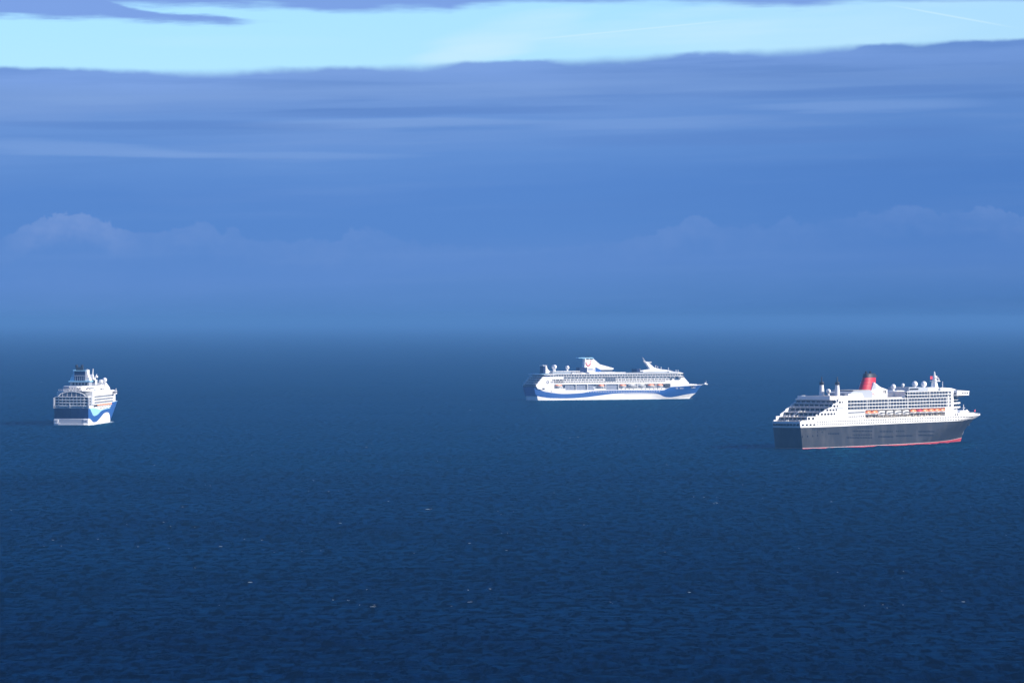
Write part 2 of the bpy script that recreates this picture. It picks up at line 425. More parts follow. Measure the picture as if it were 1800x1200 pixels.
def radome(name, parent, x, y, z, r, foot):
    mb = MB(); mb.ball((x, y, z), r, 'white_paint')
    o = mb.build(name, parent, True)
    q = MB(); q.tube((x, y, foot), (x, y, z - r * .8), r * .5, 'white_paint', r * .35); q.build('pedestal', o, True)
    return o
def railing(parent, pts, z, h=1.1, step=3.0, m='white_paint', r=0.09):
    mb = MB()
    for (a, b) in zip(pts, pts[1:]):
        mb.tube((*a, z + h), (*b, z + h), r, m, n=5)
        mb.tube((*a, z + h * .5), (*b, z + h * .5), r * .7, m, n=5)
        d = math.hypot(b[0] - a[0], b[1] - a[1]); k = max(1, int(d / step))
        for i in range(k + 1):
            t = i / k; x, y = a[0] + (b[0] - a[0]) * t, a[1] + (b[1] - a[1]) * t
            mb.tube((x, y, z), (x, y, z + h), r, m, n=5)
    return mb.build('railing', parent)
def words(text, size, m, parent, loc, psi=0.0, shear=0.0, name='lettering', face=-1, thick=0.04):
    cu = bpy.data.curves.new(name, 'FONT'); cu.body = text; cu.size = size; cu.shear = shear; cu.extrude = thick
    cu.resolution_u = 2
    o = bpy.data.objects.new(name, cu); COL.objects.link(o)
    dg = bpy.context.evaluated_depsgraph_get()
    me = bpy.data.meshes.new_from_object(o.evaluated_get(dg)); bpy.data.objects.remove(o); 
    me.materials.clear(); me.materials.append(MATS[m])
    t = bpy.data.objects.new(name, me); COL.objects.link(t); t.parent = parent
    t.location = loc; t.rotation_euler = (R(90), 0, psi)
    return t

# ------------------------------------------------------------------ lifeboats (hang in davits: things of their own)
def lifeboat(rt, x, y, z, L, top, label, w=4.2, h=3.4):
    o = root('lifeboat', *to_world(rt, (x, y, z))[:2], rt.rotation_euler.z, label, 'lifeboat', 'lifeboats along the ship sides', z)
    a = MB(); n = 10
    rings = []
    for k in range(n + 1):
        t = -1 + 2 * k / n; f = max(0.12, (1 - abs(t) ** 3))
        xx = t * L / 2
        rings.append([(xx, -w / 2 * f, 0), (xx, -w / 2 * f * .8, -h * .28 * f), (xx, 0, -h * .48 * (1 - .35 * abs(t) ** 3)), (xx, w / 2 * f * .8, -h * .28 * f), (xx, w / 2 * f, 0)])
    a.loft(rings, 'white_paint' if top != 'dark' else 'white_paint'); a.build('hull', o, True)
    b = MB(); rings = []
    mt = {'orange': 'orange_grp', 'dark': 'white_paint', 'white': 'white_paint', 'red': 'flag_red'}[top]
    for k in range(n + 1):
        t = -1 + 2 * k / n; f = max(0.12, (1 - abs(t) ** 3)); xx = t * L / 2 * .98
        g_ = f ** .7
        rings.append([(xx, -w / 2 * f, .05), (xx, -w / 2 * f, h * .22 * g_), (xx, -w / 3.2 * f, h * .5 * g_), (xx, w / 3.2 * f, h * .5 * g_), (xx, w / 2 * f, h * .22 * g_), (xx, w / 2 * f, .05)])
    b.loft(rings, mt); b.build('canopy', o, True)
    if top == 'dark':
        c = MB(); c.box(-L * .38, L * .38, -w / 2 - .03, -w / 2 + .3, h * .06, h * .24, 'window_glass'); c.build('window', o)
    return o
def davit(parent, x, y, z0, z1, out):
    mb = MB(); mb.box(x - .28, x + .28, y, y + .6, z0, z1, 'white_paint'); mb.box(x - .28, x + .28, y - out, y - .002, z1 - .55, z1, 'white_paint')
    return mb.build('davit', parent)

# =================================================================== BLACK-HULLED LINER
def ocean_liner():
    rt = root('ocean_liner', 226.3, 4197.6, R(57), 'black-hulled ocean liner with a red and black funnel, stern towards the viewer', 'ocean liner')
    H = Hull(345, 20.5, curve([(-3, 8), (0, 6.5), (8, 5.2), (22, 2)]), curve([(-3, 308), (0, 310), (4, 312), (10, 317), (18, 331), (23, 344)]), 0.64, 0.16, 0.60, 0.80, 23.0)
    H.bulge = 2.2
    red = scurve([(0, .7), (150, .85), (230, 1.2), (290, 1.8), (345, 3.3)])
    bl = lambda x: red(x) + .28
    wht = scurve([(0, 17.8), (160, 18.6), (280, 19.1), (320, 20.4), (345, 22.4)])
    topc = curve([(0, 23.0), (345, 23.0)])
    H.mesh([(red, 'boot_red', 1), (bl, 'boot_line', 1), (wht, 'black_hull', 6), (topc, 'white_paint', 2)],
           [(.7, 'black_hull'), (.8, 'boot_line'), (9, 'black_hull'), (17.8, 'black_hull'), (23.0, 'white_paint')], 'teak').build('hull', rt, True)
    # anchor pocket and white stem line on the bow
    a = MB(); a.tube((316, -H.hb(316, 11) - .2, 14.5), (312, -H.hb(312, 6) - .15, 6.0), .13, 'steel', n=5); a.build('anchor_chain', rt)
    a = MB(); a.box(315.2, 317.4, -H.hb(316, 15) - .35, -H.hb(316, 15) + .8, 13.8, 16.2, 'smoke_black'); a.build('anchor', rt)
    side = lambda x, z: -H.hb(x, z)
    # portholes
    def port(w=1.3, h=1.25):
        def f():
            m = MB(); m.box(-w / 2, w / 2, -.06, .4, -h / 2, h / 2, 'window_glass'); return m
        return f
    pl = []
    for z in (20.2, 22.3):
        x = 24.0
        while x < 300:
            pl.append((x, side(x, z), z)); x += 3.0
    hp = []
    for (x0, x1, z0, z1, k) in ((79, 111, 13.7, 13.1, 13), (79, 111, 10.5, 9.9, 12), (69, 111, 8.4, 7.4, 16), (126, 147, 12.5, 12.1, 9), (124, 148, 8.1, 7.6, 11), (155, 182, 8.1, 7.9, 12), (155, 168, 12.2, 12, 5), (39, 54, 12.3, 12, 7),
                                (195, 222, 11.2, 10.7, 12), (195, 221, 8, 7.5, 12), (18, 34, 16.2, 16.0, 7), (24, 30, 14, 13.8, 2), (6, 24, 10.4, 11, 4), (88, 112, 16.4, 16.3, 8)):
        for i in range(k):
            t = i / max(1, k - 1); x = x0 + (x1 - x0) * t; z = z0 + (z1 - z0) * t
            hp.append((x, side(x, z), z))
    spread('porthole', port(), pl, rt, 60, 'porthole_row')
    spread('hull_window', port(1.5, 1.35), hp, rt, 100, 'hull_window_row')
    # stern gallery windows in the white band, round the transom and along the quarter
    for i in range(9):
        t = -.9 + 1.8 * i / 8
        xx = 2.2 - H.bulge * (1 - t * t); y = t * 12.4
        m = MB(); m.box(xx - .15, xx + .9, y - 1.15, y + 1.15, 19.2, 21.0, 'window_glass'); m.build('window', rt)
    for x in (6.5, 11, 15.5, 20.0):
        m = MB(); y = side(x, 20); m.box(x - 1.9, x + 1.5, y - .1, y + .9, 19.4, 20.7, 'window_glass'); m.build('window', rt)
    # ---- stepped white quarter walls, both sides
    prof = [(2.4, 23.0), (4, 23.0), (4.0, 23.9), (10.5, 23.9), (10.5, 26.9), (21.5, 26.9), (21.5, 28.2), (33, 31.4), (33, 32.2), (44.5, 34.6), (44.5, 36.0), (54, 38.6), (54, 40.6), (64, 43.4), (70, 43.4), (70, 23.0)]
    for sgn in (-1, 1):
        m = MB()
        for (xa, za), (xb, zb) in zip(prof[:-1], prof[1:-1]):
            if xb - xa < .01: continue
            k = 3
            for i in range(k):
                x0 = xa + (xb - xa) * i / k; x1 = xa + (xb - xa) * (i + 1) / k
                w0, w1 = H.hb(x0, 23) - .05, H.hb(x1, 23) - .05
                zt0 = za + (zb - za) * i / k; zt1 = za + (zb - za) * (i + 1) / k
                ring = lambda x, w, zt: [(x, sgn * w, 22.96), (x, sgn * (w - .7), 22.96), (x, sgn * (w - .7), max(zt, 22.99)), (x, sgn * w, max(zt, 22.99))]
                m.loft([ring(x0, w0, zt0), ring(x1, w1, zt1)], 'white_paint')
        m.build('quarter_wall', rt)
    for (x, z, w, h) in ((7, 25.2, 0, 0), ) * 0 + ((13.5, 25.2, 3.6, 1.9), (18.3, 25.2, 3.2, 1.9), (25.0, 28.6, 3.2, 1.7), (29.6, 28.6, 3.0, 1.7), (34, 28.6, 3.0, 1.7), (38.5, 28.6, 3.2, 1.7), (43, 28.6, 3.0, 1.7), (47.5, 28.6, 2.4, 1.7),
                         (37, 31.9, 3.0, 1.6), (41.5, 31.9, 3.0, 1.6), (46, 31.9, 3.0, 1.6), (50.5, 31.9, 2.2, 1.6), (47.5, 35.1, 3.2, 1.7), (52, 35.1, 2.0, 1.7), (56.5, 38.2, 3.0, 1.7), (60.5, 38.2, 1.6, 1.7)):
        y = -H.hb(x, 23) + .02
        m = MB(); m.box(x - w / 2, x + w / 2, y - .1, y + .5, z - h / 2, z + h / 2, 'window_glass'); m.build('window', rt)
    # ---- stern terraces: deck, glazed aft wall
    ter = [(20, 23.0, 26.4), (31, 26.4, 30.2), (42, 30.2, 34.0), (49, 34.0, 37.2), (52, 37.2, 40.0)]
    for (x, z0, z1) in ter:
        w = H.hb(x, 23) - 1.2
        m = MB(); m.box(x, 72, -w, w, z0 + (.01 if z0 > 23 else -.04), z1 - .35, 'pale_grey'); m.build('terrace_wall', rt)
        m = MB(); m.box(x - 1.6, 72.2, -w + .02, w - .02, z1 - .35, z1, 'white_paint', 'teak'); m.build('terrace_deck', rt)
        k = 8; 
        for i in range(k):
            y = -w + w * 2 * (i + .5) / k
            q = MB(); q.box(x - .12, x + .4, y - w / k * .72, y + w / k * .72, z0 + .6, z1 - .9, 'window_glass'); q.build('window', rt)
        railing(rt, [(x - 1.4, -w + .4), (x - 1.4, w - .4)], z1, 1.1, 3.2)
    railing(rt, [(2.3, -12.2), (.8, -6), (.3, 0), (.8, 6), (2.3, 12.2)], 23.0, 1.3, 2.2)
    # deck furniture on the terraces
    rnd = random.Random(3)
    for i in range(16):
        x, z = rnd.choice(((9, 23), (17, 26.6), (17, 26.6), (28, 30.4))); y = rnd.uniform(-11, 11)
        m = MB(); m.box(x - .9, x + .9, y - .35, y + .35, z, z + .45, rnd.choice(('white_paint', 'cream_paint'))); m.box(x + .5, x + .9, y - .35, y + .35, z + .45, z + 1.1, 'white_paint'); m.build('deck_lounger', rt)
    m = MB(); m.tube((17, 3.5, 26.6), (17, -3.2, 30.4), .4, 'white_paint'); m.build('stair_flight', rt)
    # ---- main house
    m = MB(); m.xy(H.deck(70, 258, 23, 4.5), 22.9, 31.2, 'cream_paint'); m.build('promenade_house', rt)
    m = MB(); m.xy(H.deck(69.5, 100, 23, .06, 6), 22.98, 31.2, 'white_paint'); m.build('side_wall', rt); m = MB()
    m.box(243, 258, -20.3, 20.3, 23.0, 31.2, 'white_paint'); m.build('side_wall', rt)
    for i in range(9):
        x = 72 + 3.1 * i
        q = MB(); q.box(x - .7, x + .7, side(x, 23) - .08, side(x, 23) + .4, 25.2, 26.4, 'window_glass'); q.build('window', rt)
    q = MB(); q.box(70.5, 99, side(80, 23) - .05, side(80, 23) + .5, 28.7, 29.7, 'balcony_glass'); q.build('window_band', rt)
    q = MB(); q.box(48, 62, side(58, 23) - .1, side(58, 23) + .9, 33.0, 33.8, 'grey_paint'); q.box(57, 66, side(60, 23) - .1, side(60, 23) + .9, 35.8, 36.5, 'grey_paint'); q.build('window_band', rt)
    # promenade deck edge, lit fascia above the boats
    m = MB(); m.xy(H.deck(100.05, 243, 23, 0.02, 12), 23.02, 24.1, 'white_paint', 'teak'); m.build('promenade_deck', rt)
    # balcony house
    def house(x0, x1, zs, cap, name):
        b = MB(); b.box(x0 + .3, x1 - .3, -18.4, 18.4, zs[0] + .1, zs[-1] - .1, 'white_paint'); b.build(name, rt)
        for z in zs:
            s_ = MB(); s_.box(x0, x1, -20.5, 20.5, z - .28, z + .28, 'white_paint', 'deck_grey'); s_.build('deck_slab', rt)
    house(66, 258, [31.4, 34.2, 37.0, 39.8], 0, 'cabin_block')
    house(173, 258, [42.6, 45.4], 0, 'cabin_block')
    b = MB(); b.box(173.3, 257.7, -18.4, 18.4, 40.1, 42.7, 'white_paint'); b.build('cabin_block', rt)
    # full-height white bands that break up the balcony rows
    for x0, x1, z0, z1 in ((66, 70, 31.7, 39.5), (254, 258, 31.7, 45.1), (247.5, 250, 31.7, 39.5)):
        for ya, yb in ((-20.47, -18.3), (18.3, 20.47)): q = MB(); q.box(x0, x1, ya, yb, z0, z1, 'white_paint'); q.build('wall_panel', rt)
    for x in (103.5, 140.5, 174.3, 213.5):
        q = MB(); q.box(x - .3, x + .3, -20.75, -20.53, 31.0, 40.5 if x < 170 else 46.4, 'white_paint'); q.build('downpipe', rt)
    def balcony():
        q = MB(); q.box(-2.1, 1.7, .02, .3, .05, 2.2, 'window_glass'); q.box(-2.55, 2.2, -1.95, -1.85, .0, .8, 'balcony_glass'); q.box(2.2, 2.65, -1.9, .2, .02, 2.22, 'white_paint'); return q
    bp = []
    for k, z in enumerate((31.69, 34.49, 37.29, 40.09, 42.89)):
        x = 73.0 if k < 3 else 176.5
        while x < 246:
            bp.append((x, -18.5, z)); x += 5.3
    spread('balcony', balcony, bp, rt, 100, 'balcony_row')
    # ---- top decks
    m = MB(); m.box(50, 106, -15.5, 15.5, 40.1, 43.2, 'white_paint', 'teak'); m.build('upper_house', rt)
    m = MB(); m.box(48.0, 49.9, -15.6, 15.6, 40.2, 43.4, 'white_paint'); m.build('windbreak', rt)
    m = MB(); m.xz([(92, 40.12), (92, 45.4), (98, 47.0), (127, 47.4), (130, 45.6), (130, 40.12)], -11, 11, 'grey_paint'); m.build('pool_roof', rt)
    m = MB(); m.box(97, 126, -10.4, 10.4, 47.42, 47.7, 'roof_tan'); m.build('roof_panel', rt)
    m = MB(); m.box(66, 100, -17, -15.6, 40.1, 42.4, 'white_paint'); m.box(80, 104, -15.55, -12, 43.25, 45.0, 'white_paint'); m.build('deck_house', rt)
    for y in (7.5, -7.5):
        m = MB(); m.lathe((75, y, 43.1), [(2.3, 0), (1.9, 6), (1.6, 9.2)], 'white_paint'); st_ = m.build('vent_tower', rt, True)
        m = MB(); m.lathe((75, y, 52.3), [(1.8, .02), (2.1, .6), (1.8, 2.6)], 'smoke_black'); m.tube((75, y, 54.6), (75, y, 59.2), .55, 'smoke_black', .4); m.build('exhaust_cap', st_, True)
    radome('radome', rt, 75.5, 1.2, 47.0, 2.0, 43.1)
    m = MB(); m.box(101, 173, -16.6, 16.6, 40.1, 41.0, 'white_paint', 'teak'); m.build('sun_deck', rt)
    # funnel with its white wind scoop
    def ell(cx, rx, ry, z, n=24): return [(cx + math.cos(6.28318 * k / n) * rx, math.sin(6.28318 * k / n) * ry, z) for k in range(n)]
    m = MB(); m.loft([ell(138.5, 11.4, 6.2, 41), ell(140.1, 10.6, 5.8, 48), ell(142.5, 9.2, 5.0, 54), ell(143.9, 8.4, 4.5, 58.0)], 'funnel_red'); fn = m.build('funnel', rt, True)
    for z in (49.5, 52.4, 55.3):
        t = (z - 48) / 10; m = MB(); m.loft([ell(140.1 + 3.9 * t, 10.7 - 2.2 * t, 5.9 - 1.2 * t, z), ell(140.1 + 3.9 * t, 10.7 - 2.2 * t, 5.9 - 1.2 * t, z + .22)], 'boot_red'); m.build('funnel_band', fn, True)
    m = MB(); m.loft([ell(143.9, 8.5, 4.6, 57.9), ell(144.2, 8.0, 4.3, 61.0), ell(144.2, 6.4, 3.3, 61.6)], 'smoke_black'); m.box(147, 153.5, -2.6, 2.6, 58.4, 59.8, 'smoke_black'); m.build('funnel_cap', fn, True)
    for x, y in ((140.5, 1), (144, -1.2), (147.5, 1)):
        m = MB(); m.tube((x, y, 61.5), (x - .5, y, 63.2), .9, 'smoke_black'); m.build('exhaust_pipe', fn, True)
    m = MB(); m.xz([(122, 40.95), (122, 45.3), (136.5, 47.2), (140.5, 54.0), (145, 52.4), (152, 49.6), (164, 47.4), (164, 40.95)], -6.6, 6.6, 'white_paint'); sc_ = m.build('wind_scoop', rt)
    m = MB(); m.xz([(137.6, 47.6), (140.4, 53.5), (143.4, 52.4), (144, 48.2)], -6.75, -6.2, 'grey_paint'); m.build('vent_panel', sc_)
    for x in (157.8, 160.8):
        m = MB(); m.box(x - .75, x + .75, -6.8, -6.1, 44.3, 47.0, 'window_glass'); m.build('window', sc_)
    words('Queen Mary 2', 3.3, 'logo_red', sc_, (127, -6.63, 42.6), 0, .3)
    m = MB(); m.box(172.05, 206, -8, 8, 41, 44.4, 'white_paint'); m.xz([(172.1, 44.42), (182, 46.4), (190, 46.4), (208, 44.42)], -7, 7, 'white_paint'); m.build('deck_house', rt)
    m = MB(); m.box(196, 214, -10, 10, 45.7, 49.0, 'grey_paint', 'deck_grey'); m.box(197, 213, -10.1, -9.9, 46.6, 48.0, 'window_glass'); m.build('deck_house', rt)
    m = MB(); m.box(216, 231, -9, 9, 45.7, 48.6, 'grey_paint'); m.box(232, 252, -9, 9, 45.7, 48.4, 'white_paint'); m.xz([(252, 45.7), (252, 48.2), (272, 47.4), (282, 45.8)], -11, 11, 'white_paint'); m.build('deck_house', rt)
    radome('radome', rt, 181, -3, 49.6, 2.3, 46.4)
    radome('radome', rt, 221.5, -2, 51.4, 2.6, 48.5)
    radome('radome', rt, 238, -2, 51.2, 2.6, 48.3)
    radome('radome', rt, 211, 4, 50.6, 1.5, 49)
    # mast
    m = MB(); m.loft([[(x + 261, y, z) for x, y in ((-s_, -s_), (s_, -s_), (s_, s_), (-s_, s_))] for s_, z in ((2.6, 47), (2.0, 51), (1.3, 55), (.7, 58.5), (.35, 62))], 'white_paint'); ms = m.build('mast', rt)
    m = MB(); m.box(258.5, 266, -3.2, 3.2, 53.4, 53.9, 'white_paint'); m.box(259.5, 265, -2.4, 2.4, 56.3, 56.7, 'white_paint'); m.box(263, 265.2, -2.8, 2.8, 54.6, 55.3, 'white_paint'); m.ball((264.5, 0, 57.5), .9, 'white_paint'); m.build('crosstree', ms)
    for x, y in ((251, -3), (270.5, -3), (266, 3)):
        m = MB(); m.tube((x, y, 46), (x, y, 53.2), .28, 'white_paint', .15, 6); m.build('aerial', rt)
    # ---- forward face: curved wrap-round decks and bridge with wings
    for z0, z1 in ((24.2, 30.0), (30.3, 33.6), (33.9, 37.2), (37.5, 40.6)):
        pts = [(258.02, -16.5), (268, -16.2), (278, -13.5), (284, -8), (286.5, 0), (284, 8), (278, 13.5), (268, 16.2), (258.02, 16.5)]
        m = MB(); m.xy(pts, z0, z1, 'window_glass' if z0 > 25 else 'white_paint'); m.build('front_wall', rt)
        q = [((x - 258) * 1.03 + 258.03, y * 1.12) for x, y in pts]
        m = MB(); m.xy(q, z1 + .003, z1 + .297 if z1 < 40 else z1 + .6, 'white_paint'); m.xy([(x, y) for x, y in q], z1 + .62 if z1 > 40 else z1 + .3, (z1 + .63) if z1 > 40 else z1 + .302, 'white_paint'); m.build('front_deck', rt)
    for z in (31.2, 34.8):
        m = MB(); m.box(259, 274, -18.6, -18.2, z - .8, z + .5, 'white_paint'); m.build('parapet', rt)
    m = MB(); m.box(258.6, 281, -23.5, 23.5, 41.3, 44.2, 'white_paint'); m.xz([(260, 44.22), (260, 45.9), (283, 44.9), (283, 44.22)], -23.0, 23.0, 'white_paint'); m.xz([(266, 41.28), (270, 39.6), (277, 39.6), (281, 41.28)], -20, 20, 'grey_paint'); br = m.build('bridge', rt)
    m = MB(); [m.box(xa, xa + 2.6, -23.6, -23.35, 42.5, 43.6, 'window_glass') for xa in (268, 272.2, 276.4)]; m.box(258.3, 258.7, -22.6, -20.8, 42.4, 43.6, 'window_glass'); m.build('bridge_window', br)
    # ---- foredeck
    m = MB(); m.xy(H.deck(258.1, 300, 23, .05, 10), 23.01, 25.9, 'white_paint', 'deck_grey'); m.build('foredeck_house', rt)
    m = MB(); m.xz([(300, 23.01), (300, 26.2), (312, 26.0), (322, 25.0), (330, 23.8), (330, 23.01)], -3.5, 3.5, 'white_paint'); m.xz([(296, 25.92), (300, 27.2), (310, 27.6), (316, 26.0)], -6, 6, 'white_paint'); m.build('breakwater', rt)
    for (x, z) in ((261, 24.6), (265, 24.6)):
        q = MB(); q.box(x - .8, x + .8, side(x, 24) - .12, side(x, 24) + .5, z - .7, z + .7, 'window_glass'); q.build('window', rt)
    m = MB(); m.tube((315, 0, 26), (315, 0, 32.4), .5, 'white_paint', .3); m.box(313.8, 315.6, -1.2, 1.2, 29.3, 29.7, 'white_paint'); m.build('foremast', rt)
    m = MB(); m.lathe((321, 0, 24.8), [(1.1, 0), (1.1, 2.6), (.4, 3.2)], 'white_paint'); m.build('winch_house', rt, True)
    # raised bow bulwark
    for sgn in (-1, 1):
        m = MB(); xs = [300 + 44 * i / 12 for i in range(13)]
        for x0, x1 in zip(xs, xs[1:]):
            r_ = lambda x: [(x, sgn * H.hb(x, 23), 22.95), (x, sgn * max(0, H.hb(x, 23) - .3), 22.95), (x, sgn * max(0, H.hb(x, 23) - .3), 23.9 + (x - 300) * .012), (x, sgn * H.hb(x, 23), 23.9 + (x - 300) * .012)]
            m.loft([r_(x0), r_(x1)], 'white_paint')
        m.build('bulwark', rt)
    m = MB(); m.tube((337, 0, 23), (337.5, 0, 28), .16, 'steel', n=6); m.build('jackstaff', rt)
    words('QUEEN MARY 2', 2.1, 'smoke_black', rt, (268, side(280, 17.2) - .3, 16.4), R(12))
    # ---- boats
    seq = [(107.5, 9, 'orange', 'short orange boat at the stern end of the boat row on the black liner'),
           (118.5, 10.5, 'orange', 'orange lifeboat just aft of the white tenders on the black liner'),
           (131, 12, 'dark', 'white tender with dark windows nearest the orange stern boats of the black liner'),
           (145.5, 12, 'dark', 'white tender, second from the stern of four on the black liner'),
           (160, 12, 'dark', 'white tender, third from the stern of four on the black liner'),
           (174, 11.5, 'dark', 'white tender nearest the bow of the four on the black liner'),
           (187, 10.5, 'orange', 'orange lifeboat between the white tenders and the small red boat'),
           (197.5, 7.5, 'red', 'small red rescue boat among the orange lifeboats of the black liner'),
           (208, 10, 'orange', 'orange lifeboat just forward of the small red boat'),
           (219, 10, 'orange', 'orange lifeboat third from the bow end of the black liner boat row'),
           (229.5, 9.6, 'orange', 'orange lifeboat second from the bow end of the black liner boat row'),
           (239.5, 9.2, 'orange', 'orange lifeboat at the bow end of the black liner boat row')]
    for (x, L, t, lab) in seq: lifeboat(rt, x, -19.0, 28.2 if t != 'dark' else 27.7, L, t, lab, 4.6, 4.4 if t == 'dark' else 4.0)
    xs = [q[0] for q in seq]
    for a_, b_ in zip(xs, xs[1:]): davit(rt, (a_ + b_) / 2, -17.0, 24.1, 31.1, 3.2)
    davit(rt, 101.5, -17.0, 24.1, 31.1, 3.2)
    for a_, b_ in zip(xs, xs[1:]):
        x = (a_ + b_) / 2
        q = MB(); q.box(x - 3.6, x + 3.6, -16.35, -15.6, 24.3, 27.2, 'window_glass'); q.build('promenade_window', rt)
    railing(rt, [(100.5, -20.2), (243, -20.2)], 24.1, 1.1, 3.5, 'cream_paint', .08)
    # flags
    f = root('flag', *to_world(rt, (257.4, -1, 55.4))[:2], R(57), 'red ensign flying from the mast of the black liner', 'flag', None, 55.4)
    m = MB(); n = 8
    for i in range(n):
        x0, x1 = -5.2 * i / n, -5.2 * (i + 1) / n; y0, y1 = .5 * math.sin(i * 1.1), .5 * math.sin((i + 1) * 1.1)
        m.loft([[(x0, y0, 0), (x0, y0 + .05, 0), (x0, y0 + .05, 2.8), (x0, y0, 2.8)], [(x1, y1, -.4), (x1, y1 + .05, -.4), (x1, y1 + .05, 2.4), (x1, y1, 2.4)]], 'flag_navy' if i < 2 else 'flag_red')
    m.build('cloth', f)
    m = MB(); m.tube((.2, 0, -3), (.2, 0, 3.2), .07, 'steel', n=5); m.build('halyard', f)
    f = root('flag', *to_world(rt, (337.4, -.2, 26.0))[:2], R(57), 'small dark flag on the bow staff of the black liner', 'flag', None, 26.0)
    m = MB(); m.xz([(0, 0), (0, 1.5), (-2.3, 1.2), (-2.3, -.2)], -.03, .03, 'flag_red'); m.build('cloth', f)
    return rt
liner = ocean_liner()

# =================================================================== CRUISE SHIP SEEN SIDE ON
def side_on_ship():
    rt = root('cruise_ship', 26.6, 6710.0, R(33), 'white cruise ship with blue wave stripe and swept white funnel, side on', 'cruise ship', 'white and blue cruise ships')
    H = Hull(274, 16.0, curve([(-3, 2), (0, 0), (5.5, -.5), (6, -3), (18, -6)]), curve([(-3, 252), (0, 254), (4, 259), (7, 264.5), (12, 268.5), (18, 275)]), 0.86, 0.12, 0.62, 0.80, 18)
    H.bulge = 2.0
    w1 = scurve([(0, 5.6), (6, 4.6), (20, 2.9), (46, 2.3), (74, 3.2), (101, 5.6), (128, 8.0), (156, 8.6), (190, 8.3), (202, 6.6), (212, 4.3), (221, 2.7), (231, 2.1), (243, 3.4), (258, 6.0), (274, 7.4)])
    w2 = scurve([(0, 17.4), (3, 15.5), (9, 13.0), (19, 10.7), (46, 8.3), (73, 9.2), (91, 11.6), (128, 12.3), (193, 12.0), (206, 12.0), (211.5, 15.0), (216, 16.4), (246, 17.3), (274, 18.3)])
    tp = curve([(0, 17.5), (24, 13.4), (205, 13.0), (211.5, 15.2), (216, 16.5), (246, 17.4), (274, 18.5)])
    H.mesh([(w1, 'white_paint', 2), (w2, 'blue_hull', 4), (tp, 'white_paint', 2)], [(0, 'white_paint'), (5.5, 'white_paint'), (5.8, 'blue_hull'), (17.5, 'blue_hull')], 'deck_grey', 140).build('hull', rt, True)
    side = lambda x, z: -H.hb(x, z)
    # white swoosh wall aft
    def skin(prof, m_, y_off=0.0, th=.8, name='side_wall'):
        for sgn in (-1, 1):
            m = MB()
            m.loft([[(x, sgn * (16.0 + y_off), z) for x, z in prof], [(x, sgn * (16.0 + y_off - th), z) for x, z in prof]], m_)
            m.build(name, rt)
    skin([(-4.5, 19.6), (-1.5, 15.6), (6, 13.4), (25, 13.0), (25, 22.0), (40, 22.0), (40, 31.2), (6.5, 31.2)], 'white_paint', -.3, 1.2)
    skin([(213, 16.6), (213, 22), (209, 22), (209, 31.3), (231.5, 31.3), (233, 27.6), (244, 20.0), (258, 19.6), (258, 17.9)], 'white_paint', -2.6, 1.0)
    m = MB(); m.xy(H.deck(209, 246, 17.5, 2.0, 10), 16.2, 21.9, 'white_paint'); m.build('forward_house', rt)
    m = MB()
    r0 = H.deck(209.02, 245.5, 17.5, 2.2, 10); r1 = H.deck(209.02, 233.5, 17.5, 1.4, 10, 14.6)
    m.loft([[(x, y, 21.92) for x, y in r0], [(x, y, 31.4) for x, y in r1]], 'white_paint'); m.build('front_wall', rt)
    # boat deck recess
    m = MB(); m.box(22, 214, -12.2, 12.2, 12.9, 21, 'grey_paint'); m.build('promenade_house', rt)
    m = MB(); m.box(24.8, 213.2, -15.95, 15.95, 20.7, 22.0, 'white_paint'); m.build('deck_slab', rt)
    # accommodation block
    m = MB(); m.box(25.2, 209.0, -15.2, 15.2, 21.9, 31.2, 'white_paint'); m.build('cabin_block', rt)
    for x0, x1, z0, z1 in ((24.9, 211, 22.01, 27.6),):
        m = MB(); m.box(x0, x1, -15.7, -15.19, z0, z1, 'white_paint'); m.build('wall_panel', rt)
    for z in (30.2,):
        m = MB(); m.box(25, 231, -15.75, 15.75, z + .55, z + 1.15, 'white_paint'); m.build('deck_slab', rt)
    # window rows
    def win(w, h, dark='window_glass'):
        def f():
            q = MB(); q.box(-w / 2, w / 2, -.08, .3, -h / 2, h / 2, dark); return q
        return f
    pl = [(20 + 2.65 * i, -15.72, 23.9) for i in range(70)]
    spread('porthole', win(1.5, 1.45), pl, rt, 70)
    pl = []
    for i in range(33):
        x = 24 + 5.9 * i
        if 104 < x < 124: continue
        pl += [(x - 1.25, -15.72, 26.6), (x + 1.25, -15.72, 26.6)]
    spread('window', win(1.9, 1.7), pl, rt, 100)
    def balc():
        q = MB(); q.box(-2.5, 2.5, -.12, .25, -1.05, 1.05, 'window_glass'); q.box(-2.5, 2.5, -.55, -.45, -1.1, -.35, 'rail_glass'); q.box(-3.05, -2.6, -.55, .2, -1.15, 1.15, 'white_paint'); return q
    spread('balcony', balc, [(42 + 6.2 * i, -15.2, 29.4) for i in range(31)], rt, 100)
    m = MB(); m.box(106, 123, -15.85, -15.1, 24.9, 30.2, 'balcony_glass'); at_ = m.build('atrium_glass', rt)
    m = MB()
    for i in range(5): m.box(106 + 4.2 * i, 106.3 + 4.2 * i, -15.95, -15.851, 24.9, 30.2, 'steel')
    m.box(106, 123, -15.95, -15.852, 27.4, 27.7, 'steel'); m.build('mullion', at_)
    for z, x in ((14.5, 6),):
        q = MB(); q.box(x, x + 3.5, -15.85, -15.2, z, z + 1.7, 'window_glass'); q.build('window', rt)
    q = MB(); q.lathe((0, 0, 0), [(1.9, 0), (1.9, .2), (1.3, .2), (1.3, 0)], 'navy', 16); e = q.build('emblem', rt); e.location = (14.5, -15.65, 24.0); e.rotation_euler = (R(90), 0, 0)
    # small ports in the stripes
    def dot(c):
        def f():
            q = MB(); q.box(-.6, .6, -.05, .3, -.55, .55, c); return q
        return f
